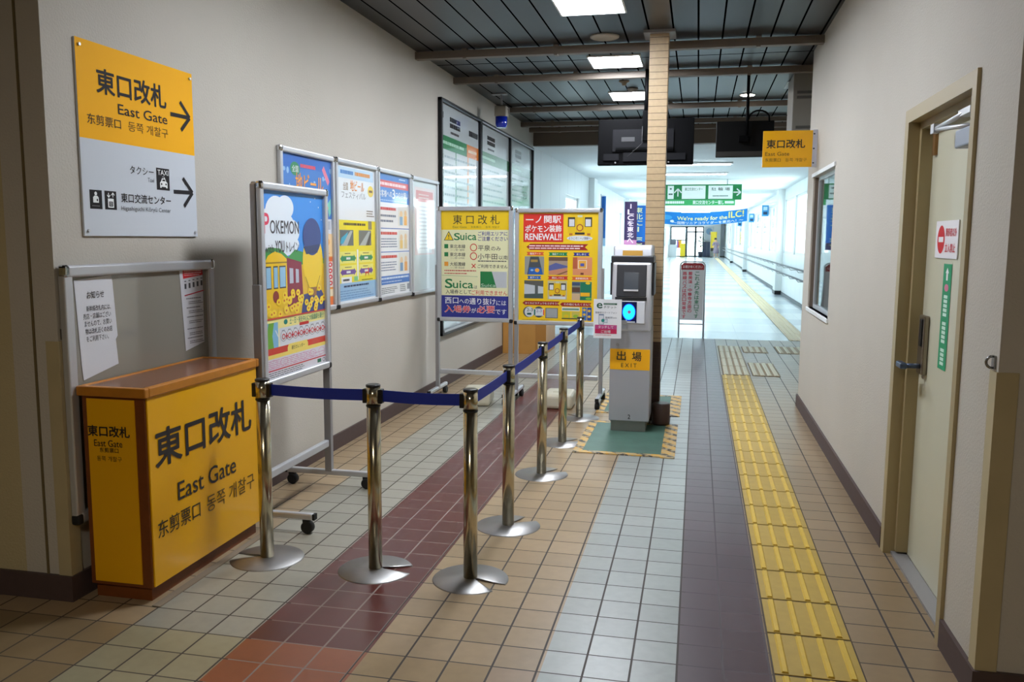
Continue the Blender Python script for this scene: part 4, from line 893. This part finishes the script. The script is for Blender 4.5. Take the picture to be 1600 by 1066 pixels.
MB().m(m_alu_d).lathe([(.012, -.005), (.012, .0)], (-.09, 0, .645), 16, 'y').build('keyhole', t)
t2 = thing('ticket_notice', 'white notice with a pink panel fixed beside the exit machine', 'notice', (-.605, 5.93, .708))
MB().m(mat('acrylic_white', (244, 246, 250), .3)).box(-.098, .098, 0, .004, 0, .275).build('notice_plate', t2)
q = Print(.196, .275, (95, 110, 700, 920), (-.098, 0), -.0006)
Gd = (20, 84, 58); q.rect(95, 110, 700, 920, (244, 246, 250), 0)
q.text('e', 160, 188, 286, 300, Gd, .04); q.rect(310, 190, 598, 224, Gd, 2); q.rows(320, 200, 590, 216, 1, (200, 226, 210), 4); q.text('チケット', 310, 248, 590, 300, (60, 80, 76), .01)
q.text('登録済スマートフォン', 132, 366, 600, 408, (70, 76, 96), .004); q.rect(208, 420, 320, 636, (120, 140, 170), 2); q.rect(218, 446, 310, 626, (226, 230, 238), 3); q.rect(300, 520, 400, 600, (120, 140, 170), 2); q.rect(306, 528, 394, 592, (220, 228, 236), 3.2)
q.ell(300, 552, 36, 36, (40, 140, 130), 4); q.text('登録済Suica', 350, 468, 598, 506, (70, 76, 96), .006)
q.rect(128, 642, 604, 824, (206, 40, 90), 2); q.rect(128, 642, 604, 730, (200, 76, 140), 3); q.text('タッチして', 200, 660, 530, 716, WH, .015, 5); q.text('ご出場', 262, 750, 470, 810, WH, .015, 5)
q.rows(140, 845, 580, 868, 1, (220, 90, 110), 3); q.build('notice_print', t2)
MB().m(m_alu_d).box(.09, .135, .004, .012, .10, .13).tube([(.12, .008, .115), (.12, .145, .115)], .006).build('holder_arm', t2)
# brown foot cover on the column
o = MB().m(mat('dark_brown_cover', (58, 40, 34), .4)).lathe([(.064, .002), (.067, .02), (.067, .155), (.06, .165)], (0, 0, 0), 28)
t = thing('column_foot_cover', 'dark brown round cover at the foot of the tan column', 'cover', (-.235, 6.42, .006)); o.build('shell', t)

# green mats with hazard tape
def mat_thing(lb, x0, x1, y0, y1):
    t = thing('floor_mat', lb, 'mat', (0, 0, 0), 0, 'green rubber floor mats')
    MB().m(m_mat).box(x0+.05, x1-.05, y0+.05, y1-.05, 0, .005).build('rubber_sheet', t)
    b = MB().m(m_haz).box(x0, x0+.06, y0, y1, 0, .0058).box(x0+.06, x1-.09, y0, y0+.055, 0, .0058).box(x1-.09, x1, y0-.02, y1, 0, .0062).box(x0+.06, x1-.09, y1-.05, y1, 0, .0058)
    b.build('hazard_tape', t)
mat_thing('green rubber mat with hazard tape under the exit machine', -.77, -.105, 5.43, 6.43)
mat_thing('green rubber mat with hazard tape behind the tan column', -.77, -.10, 6.76, 7.65)

# ------------------------------------------------------------------ tactile paving
def tactile(lb, x0, x1, y0, y1, pt=.302, mt=m_tact, cols=1, ridge=.024, start=None, rm=None):
    t = thing('tactile_paving', lb, 'tactile paving', (0, 0, 0), 0, 'ribbed tactile paving')
    b = MB().m(mt); y = y0 if start is None else start; w = (x1-x0)
    while y < y1-.02:
        e = min(y+pt, y1); b.m(mt).box(x0+.002, x1-.002, y+.006, e-.006, 0, .004)
        for k in range(4):
            xc = x0+w*(k+.5)/4; n0 = y+.014; n1 = e-.014
            b.m(rm or mt).prism([(xc-ridge/2, .004), (xc-ridge*.3, .0095), (xc+ridge*.3, .0095), (xc+ridge/2, .004)], n0, n1, 'y')
        y = e
    b.m(m_tactd).box(x0-.004, x1+.004, y0, y1, 0, .0012); b.build('paving_tile', t)
    return t
tactile('yellow ribbed tactile strip running up the middle of the near floor', .285, .569, FY0-1.2, 9.0, .30, rm=mat('yellow_guide_rib', (208, 174, 66), .45, noise=.1, nscale=30))
tactile('pale ribbed tactile square at the far end of the near strip', .30, .575, 9.02, 11.5, .62, m_tactb, ridge=.045, rm=m_tactl)
tactile('pale ribbed tactile patch beside the near strip, closer to the wall end', .60, .875, 9.02, 9.97, .95, m_tactb, ridge=.045, rm=m_tactl)
tactile('pale ribbed tactile patch in the farther row by the corridor mouth', .60, .90, 10.9, 11.5, .6, m_tactb, ridge=.045, rm=m_tactl)
tactile('pale ribbed tactile patch farthest toward the right-hand corridor wall', 1.02, 1.37, 10.9, 11.6, .7, m_tactb, ridge=.045, rm=m_tactl)
t = tactile('long cream tactile strip through the bright far corridor', 1.30, 1.58, 12.36, 68, .9, mat('cream_tactile', (226, 200, 150), .4))

# ------------------------------------------------------------------ corner guards with ring hooks
m_wire = mat('hook_steel', (150, 150, 150), .25, 1)
t = thing('corner_guard', 'beige metal guard on the wall corner next to the counter', 'corner guard', (XL, 2.7, 0), 0, 'metal corner guards')
MB().m(m_guard).box(-.05, .006, -.006, 0, .06, 1.01).box(0, .006, 0, .052, .06, 1.01).build('guard_plate', t)
t = thing('ring_hook', 'small steel hook on the wall corner behind the notice frame', 'hook', (XL, 2.725, 1.035), 0, 'wall hooks')
MB().m(m_wire).box(0, .006, -.012, .012, -.02, .02).tube([(.006+.014*math.sin(a), 0, .0+.016*math.cos(a)) for a in [k*PI/8 for k in range(9)]], .004, 8).build('hook', t)
t = thing('corner_guard', 'beige metal guard on the wall corner past the staff door', 'corner guard', (XR, 2.7, 0), 0, 'metal corner guards')
MB().m(m_guard).box(-.006, .055, -.006, 0, .05, 1.02).box(-.006, 0, 0, .055, .05, 1.02).build('guard_plate', t)
t = thing('ring_hook', 'small steel ring hook above the guard past the staff door', 'hook', (XR, 2.735, 1.045), 0, 'wall hooks')
MB().m(m_wire).box(-.006, 0, -.012, .012, -.02, .02).tube([(-.006-.018*math.sin(a), 0, .0+.018*math.cos(a)) for a in [k*PI/8 for k in range(9)]], .004, 8).build('hook', t)

# tan cabinet at the end of the left wall
t = thing('wooden_cabinet', 'plain tan wooden cabinet at the end of the timetable wall', 'cabinet', (0, 0, 0))
m_tanw = mat('tan_wood', (200, 146, 74), .45, noise=.12, nscale=5)
MB().m(m_tanw).box(-2.31, -1.77, 10.08, 10.75, .0, .47, .003).build('carcass', t)
MB().m(mat('tan_wood_top', (186, 134, 66), .4)).box(-2.315, -1.755, 10.065, 10.76, .47, .49, .003).build('top', t)
MB().m(mat('tan_wood_side', (178, 124, 58), .45)).box(-1.90, -1.77, 10.074, 10.08, .02, .46).build('door', t)

# free standing notice at the corridor mouth
t = thing('standing_notice', 'white standing notice with red header at the corridor mouth', 'sign', (-.062, 12.35, 0))
tb = []
hw = .172
for k in range(9):
    a = PI-k*PI/16; tb.append((-hw+.06+.06*math.cos(a), 0, 1.03+.06*math.sin(a)))
for k in range(9):
    a = PI/2-k*PI/16; tb.append((hw-.06+.06*math.cos(a), 0, 1.03+.06*math.sin(a)))
MB().m(m_alu).tube([(-hw, 0, .0)]+tb+[(hw, 0, .0)], .011, 10).tube([(-hw, 0, .20), (hw, 0, .20)], .008, 8).build('tube_frame', t)
MB().m(m_alu).tube([(-hw, .008, .88), (-hw-.01, .25, .0)], .009, 8).tube([(hw, .008, .88), (hw+.01, .25, .0)], .009, 8).build('rear_leg', t)
MB().m(m_white).box(-hw+.012, hw-.012, -.006, .006, .26, 1.03).box(-hw+.06, hw-.06, -.006, .006, 1.03, 1.075).build('panel', t)
q = Print(2*hw-.024, .815, (453, 655, 573, 948), (-hw+.012, .26), -.0065)
q.rect(453, 690, 573, 948, (206, 210, 212)); q.poly([(453, 690), (573, 690), (573, 668), (560, 655), (466, 655), (453, 668)], (150, 30, 40), 2)
q.text('お確かめください', 462, 667, 564, 682, WH, .015)
q.vtext('これより先は東口です', 526, 550, 698, 940, (20, 120, 80), .025); q.vtext('厳美渓・中尊寺方面の', 491, 513, 698, 912, (196, 40, 70), .025); q.vtext('路線バスは西口発車です', 462, 484, 698, 942, (196, 40, 70), .025)
q.build('panel_print', t)

# ------------------------------------------------------------------ far corridor contents
m_tube = mat('lit_tube', (240, 248, 255), .5, emit=HALL_E)
for i, y in enumerate((14.9, 17.1, 22.1, 28, 34, 40, 46, 52, 58, 64)):
    if i == 0: x0, x1 = -2.12, -1.95
    t = thing('corridor_light', 'white strip light across the far corridor ceiling', 'ceiling light', (-.15, y, ZH), 0, 'corridor strip lights')
    MB().m(m_white).box(-.68, .68, -.07, .07, -.03, -.001).build('housing', t)
    MB().m(m_tube).box(-.64, .64, -.045, .045, -.045, -.03).build('tube', t)
# green overhead guide sign
t = thing('green_guide_sign', 'green overhead guide sign with white panels and arrows in the corridor', 'sign', (-1.12, 19.0, 2.265))
W_ = 2.0; m_green = (30, 140, 76)
MB().m(ink(m_green)).box(0, W_, 0, .12, 0, .325, .003).build('sign_box', t)
MB().m(m_alu).tube([(.3, .06, .325), (.3, .06, ZH-2.265)], .012).tube([(W_-.3, .06, .325), (W_-.3, .06, ZH-2.265)], .012).build('hanger', t)
q = Print(W_, .325, (0, 0, 920, 150), (0, 0), -.001); ofs = 920-846; q.rect(0, 0, 920, 150, m_green, 0)
for a, c, lns in ((-50, 62+0, ('', '')), (62+66, 188, ('', '')), (268, 498, ('東口交流センター', '')), (526, 760, ('駐 輪 場', '-'))):
    a2, c2 = max(4, a+ofs), c+ofs; q.rect(a2, 12, c2, 142, mat('sign_lit_white', (226, 240, 236), .4, emit=.25), 1)
    else_rows = not lns[0] and q.rows(a2+20, 26, c2-20, 58, 1, (60, 84, 80), 3, .5, 0) and q.rows(a2+10, 80, c2-10, 110, 1, (60, 84, 80), 3, .5, 0)
    if lns[0]: q.text(lns[0], a2+(c2-a2)*.12, 30, c2-(c2-a2)*.12, 62, (60, 84, 80), .01, 3)
    if lns[1]: q.rows(a2+(c2-a2)*.18, 104, c2-(c2-a2)*.18, 122, 1, (150, 168, 166), 3, .7, 0)
q.arrow(229+ofs, 118, 229+ofs, 46, WH, 12, 3); q.arrow(766+ofs, 78, 832+ofs, 78, WH, 12, 3)
q.build('sign_face', t)
t = thing('green_banner', 'light green cloth banner hung just behind the green guide sign', 'banner', (-1.05, 21.0, 2.22))
MB().m(ink((60, 170, 96))).box(0, 1.88, 0, .006, 0, .15).tube([(.1, .003, .15), (.1, .003, ZH-2.22)], .004, 6).tube([(1.78, .003, .15), (1.78, .003, ZH-2.22)], .004, 6).build('cloth', t)
q = Print(1.88, .15, (0, 0, 800, 60), (0, 0), -.001); q.text('東口交流センター催し', 380, 12, 690, 50, WH, .03); q.rows(700, 12, 795, 50, 1, WH, 4, .62, .08); q.rows(60, 12, 300, 50, 1, WH, 4, .62, .08); q.build('lettering', t)
# blue ILC banner, sagging between its ends
t = thing('blue_banner', 'wide sagging blue banner across the corridor with yellow and white lettering', 'banner', (-1.22, 24.0, 0))
def bz(u): return 2.255-.085*4*u*(1-u)*1.0-.05*(1-u)
b = MB().m(mat('blue_cloth', (20, 126, 204), .7)); n = 30; bm = b.bm; prev = None; L_ = 2.50
for k in range(n+1):
    u = k/n; y = .03*math.sin(u*9); cur = [bm.verts.new((u*L_, y, bz(u)-.34)), bm.verts.new((u*L_, y, bz(u))), bm.verts.new((u*L_, y+.006, bz(u))), bm.verts.new((u*L_, y+.006, bz(u)-.34))]
    if prev:
        for i in range(4): bm.faces.new((prev[i], prev[(i+1) % 4], cur[(i+1) % 4], cur[i]))
    prev = cur
b.build('cloth', t)
MB().m(m_white).tube([(0, 0, bz(0)), (-1.0, 0, bz(0)+.3)], .004, 6).tube([(L_, 0, bz(1)), (L_+.85, 0, bz(1)+.2)], .004, 6).build('cord', t)
q = Print(L_, .34, (-80, 0, 920, 160), (0, 0), -.04); q.text("We're ready for the", 175, 50, 712, 116, (236, 232, 170), .03); q.text('ILC!', 724, 12, 885, 94, (236, 226, 130), .04); q.text('～国際リニアコライダーを東北へ！～', 130, 116, 880, 152, WH, .02); q.ell(120, 118, 24, 20, WH, 2, 5); q.ell(60, 70, 60, 30, (60, 160, 220), 1.5)
o = q.build('lettering', t)
me = o.data
for v in me.vertices:
    u = v.co.x/L_; v.co.z += bz(u)-.34; v.co.y += .03*math.sin(u*9)+.035
# nobori flags
def nobori(lb, x, y, w, z0, z1, c, txt, tc, rz=0, c2=None):
    t = thing('banner_flag', lb, 'banner flag', (x, y, 0), rz, 'upright banner flags')
    MB().m(m_white).tube([(0, 0, 0), (0, 0, z1+.05)], .012, 8).tube([(0, 0, z1+.02), (w, 0, z1+.02)], .008, 8).build('pole', t)
    MB().m(m_black).box(-.18, .18, -.18, .18, 0, .05, .01).build('base', t)
    b = MB().m(mat('flag_%d_%d_%d' % c, c, .7)); bm = b.bm; prev = None
    for k in range(9):
        u = k/8; yy = .02*math.sin(u*6); cur = [bm.verts.new((.01+u*w, yy, z0)), bm.verts.new((.01+u*w, yy, z1)), bm.verts.new((.01+u*w, yy+.003, z1)), bm.verts.new((.01+u*w, yy+.003, z0))]
        if prev:
            for i in range(4): bm.faces.new((prev[i], prev[(i+1) % 4], cur[(i+1) % 4], cur[i]))
        prev = cur
    b.build('cloth', t)
    q = Print(w, z1-z0, (0, 0, 20, 100), (.01, z0), -.03); txt and q.vtext(txt, 5, 15, 4, 92, tc, .02)
    if c2: q.rect(0, 84, 20, 100, c2, 1)
    q.build('lettering', t)
nobori('dark purple banner flag lettered in pink and white by the corridor wall', -1.87, 22.0, .32, 1.20, 2.36, (58, 34, 78), 'ILCを東北へ', (236, 200, 220), 0, (180, 110, 150))
nobori('bright blue banner flag beside the dark purple one', -1.80, 23.0, .44, 1.16, 2.30, (24, 104, 190), '東北にILC', (226, 226, 170), 0, (60, 40, 90))
nobori('slim blue banner flag near the corridor windows opposite the handrails', -2.13, 19.0, .10, 1.25, 2.35, (40, 110, 190), '', (200, 220, 240), 0, (170, 206, 236))
# small blue projecting signs on the far right wall
for y, z, lb in ((27.9, 2.15, 'small blue sign projecting from the corridor wall, nearest of three'), (34.9, 2.1, 'small blue sign projecting from the corridor wall, middle of three'), (44.6, 2.1, 'small blue sign projecting from the corridor wall, farthest of three')):
    t = thing('projecting_sign', lb, 'sign', (HX, y, z), 0, 'projecting corridor signs')
    MB().m(ink((60, 150, 206))).box(-.22, -.02, -.015, .015, 0, .34).build('sign_panel', t); MB().m(m_alu).box(-.02, 0, -.02, .02, .05, .29).build('bracket', t)
    q = Print(.20, .34, (0, 0, 10, 10), (-.22, 0), -.0155); q.rect(2, 1.5, 8, 4.5, (190, 220, 236)); q.rect(2, 6, 8, 8.5, (20, 60, 100)); q.build('sign_face', t)
# handrails
for lb, z in (('upper grey handrail along the bright corridor wall', .83), ('lower grey handrail along the bright corridor wall', .64)):
    t = thing('handrail', lb, 'handrail', (HX, 13, z), 0, 'corridor handrails')
    MB().m(mat('rail_grey', (130, 132, 136), .4, .3)).tube([(-.21, 0, 0), (-.21, 57, 0)], .019, 10).build('rail', t)
    b = MB().m(m_alu_d)
    for k in range(38):
        y = .4+k*1.5; b.tube([(0, y, -.07), (-.16, y, -.07), (-.21, y, 0)], .009, 6)
    b.build('bracket', t)
# end of the corridor
m_fr = mat('door_frame_grey', (70, 80, 88), .5)
E_ = HY1
b = MB().m(m_white)
b.box(-2.6, 2.4, E_, E_+.2, 2.5, ZH+.05); b.box(-2.6, -2.25, E_, E_+.2, 0, 2.5); b.box(1.85, 2.6, E_, E_+.2, 0, 2.5); b.box(.42, 1.85, E_, E_+.2, 0, 2.5)
struct(b.build('wall_end'))
d = thing('door_2', 'glazed doors at the very end of the bright corridor', 'door', (0, E_, 0)); d['kind'] = 'structure'
f = MB().m(m_fr)
for x in (-2.2, -1.0, -.9, -.25, -.17, .40): f.box(x-.05, x+.05, -.03, .06, 0, 2.5)
f.box(-2.2, .4, -.03, .06, 2.40, 2.5); f.box(-.93, .4, -.03, .06, 2.0, 2.1); f.box(-2.2, -1, -.03, .06, 1.33, 1.43); f.box(-2.2, .4, -.03, .06, 0, .1); f.build('door_frame', d)
MB().m(m_glass).box(-2.17, -1.03, .01, .018, .1, 2.44).box(-.87, -.28, .01, .018, .1, 2.02).box(-.14, .37, .01, .018, .1, 2.02).build('door_glass', d)
t = thing('yellow_panel_sign', 'short yellow sign board standing before the end glazing', 'sign', (-1.22, 71.2, 0)); MB().m(mat('sign_yellow_far', (250, 216, 40), .5)).box(-.2, .2, 0, .04, .05, 1.1, .01).build('panel', t); MB().m(m_black).box(-.2, .2, -.08, .12, 0, .05).build('foot', t)
t = thing('glass_poster', 'small orange and blue poster on the end glazing', 'poster', (-1.72, 71.9, .7)); q = Print(.4, .65, (0, 0, 10, 16)); q.rect(0, 0, 10, 16, (240, 180, 60)); q.rect(0, 0, 3, 16, (150, 120, 200), 2); q.rect(3, 3, 5, 16, (210, 70, 40), 2); q.build('sheet', t); MB().m(m_white).box(0, .4, .001, .05, 0, .65).build('backing', t)
t = thing('white_counter', 'white counter box at the far end beside the tan column', 'counter', (-2.0, 71.0, 0)); MB().m(m_white).box(-.3, .3, 0, .5, 0, 1.0, .01).build('body', t); MB().m(mat('grey_items', (120, 120, 130), .6)).box(-.2, .25, .1, .4, 1.0, 1.45, .05).build('display', t)
t = thing('potted_plant', 'green potted plant by the end doors', 'plant', (.2, 71.0, 0))
MB().m(mat('dark_pot', (50, 54, 70), .6)).lathe([(.14, 0), (.19, .45), (.17, .45)], seg=16).build('pot', t)
b = MB().m(mat('leaf_green', (50, 96, 60), .6))
for k in range(60):
    a = random.uniform(0, 2*PI); r = random.uniform(.02, .28); z = random.uniform(.75, 1.75); c = Vector((r*math.cos(a), r*math.sin(a), z)); dd = Vector((math.cos(a), math.sin(a), random.uniform(-.4, .6))).normalized(); sd = dd.cross(Vector((0, 0, 1))).normalized()*.05
    b.quad(c-dd*.16, c+sd*2, c+dd*.18, c-sd*2)
b.build('foliage', t); MB().m(m_wood).tube([(0, 0, .4), (.02, 0, 1.0), (0, .02, 1.6)], .015, 6).build('stem', t)
t = thing('grey_display_board', 'pale board with a blue round picture above a dark cabinet at the corridor end', 'board', (.85, 71.9, 0))
MB().m(mat('pale_board', (190, 196, 204), .5)).box(-.32, .36, 0, .05, 1.3, 2.5).build('board', t); q = Print(.68, 1.2, (0, 0, 10, 18), (-.32, 1.3), -.001); q.ell(5, 6, 3.6, 4, (120, 150, 180)); q.ell(7, 8.5, 1.6, 2, (170, 110, 110), 3); q.build('picture', t)
t = thing('dark_cabinet', 'dark blue cabinet against the far end wall', 'cabinet', (.72, 71.5, 0)); MB().m(mat('dark_blue_cab', (58, 66, 92), .5)).box(-.28, .3, 0, .35, 0, 1.25, .01).build('body', t); MB().m(m_alu_d).box(-.01, .0, -.004, 0, .1, 1.2).build('door_seam', t)
nobori('tall yellow banner flag behind the stooping person', .98, 70.6, .48, .5, 2.05, (240, 206, 60), '', (150, 120, 40), 0, (70, 66, 60))
t = thing('grey_pillar', 'grey pillar at the corner of the corridor end', 'pillar', (1.95, 71.4, 0)); MB().m(mat('pillar_grey', (128, 130, 138), .5)).box(-.16, .16, 0, .4, .1, ZH-.001).build('shaft', t); MB().m(m_black).box(-.17, .17, -.01, .41, 0, .1).build('foot', t)
# the person stooping at the far end
pr = thing('person', 'stooping person in a mauve dress beside the yellow banner flag', 'person', (1.42, 69.6, 0))
def skin(name, verts, edges, rads, mt, par):
    me = bpy.data.meshes.new(name); me.from_pydata(verts, edges, []); me.materials.append(mt)
    o = link(bpy.data.objects.new(name, me), par); md = o.modifiers.new('skin', 'SKIN')
    for i, r in enumerate(rads): me.skin_vertices[0].data[i].radius = (r, r) if not isinstance(r, tuple) else r
    me.skin_vertices[0].data[0].use_root = True
    sb = o.modifiers.new('sub', 'SUBSURF'); sb.levels = 1; sb.render_levels = 2; return o
sk = mat('skin_tone', (206, 160, 132), .6)
skin('body', [(0, 0, .88), (-.02, -.06, 1.06), (-.05, -.16, 1.22), (-.06, -.20, 1.30), (-.07, -.25, 1.40), (-.07, -.27, 1.47),
              (-.10, 0, .80), (-.11, .01, .46), (-.11, .04, .07), (-.11, -.10, .035), (.10, 0, .80), (.11, .02, .46), (.11, .05, .07), (.11, -.09, .035),
              (-.21, -.16, 1.20), (-.26, -.22, .98), (-.22, -.34, .82), (-.21, -.37, .76), (.11, -.16, 1.20), (.17, -.22, .98), (.13, -.34, .82), (.12, -.37, .76)],
     [(0, 1), (1, 2), (2, 3), (3, 4), (4, 5), (0, 6), (6, 7), (7, 8), (8, 9), (0, 10), (10, 11), (11, 12), (12, 13), (2, 14), (14, 15), (15, 16), (16, 17), (2, 18), (18, 19), (19, 20), (20, 21)],
     [.13, .12, .13, .05, .085, .07, .08, .055, .04, .035, .08, .055, .04, .035, .05, .04, .03, .03, .05, .04, .03, .03], sk, pr)
dress = mat('mauve_dress', (150, 134, 150), .8)
MB().m(dress).tube([(0, .03, .36), (0, .01, .62), (0, 0, .88), (-.02, -.06, 1.06), (-.05, -.15, 1.22), (-.055, -.18, 1.27)], [.24, .21, .17, .15, .16, .09], 18).tube([(-.16, -.14, 1.22), (-.24, -.19, 1.08), (-.27, -.24, .96)], [.075, .065, .06], 10).tube([(.06, -.14, 1.22), (.15, -.19, 1.08), (.18, -.24, .96)], [.075, .065, .06], 10).build('dress', pr)
MB().m(mat('black_hair', (26, 22, 24), .6)).tube([(-.07, -.20, 1.36), (-.07, -.215, 1.42), (-.07, -.23, 1.48), (-.07, -.25, 1.53), (-.07, -.26, 1.555)], [.05, .085, .098, .085, .03], 14).build('hair', pr)
MB().m(m_white).box(-.16, -.06, -.17, .08, 0, .06, .015).box(.06, .16, -.16, .09, 0, .06, .015).build('shoe', pr)
MB().m(K and mat('eye_dark', (30, 26, 26), .4)).lathe([(.009, -.335), (.009, -.33)], (-.10, 0, 1.42), 8, 'y').lathe([(.009, -.335), (.009, -.33)], (-.04, 0, 1.42), 8, 'y').build('eye', pr)
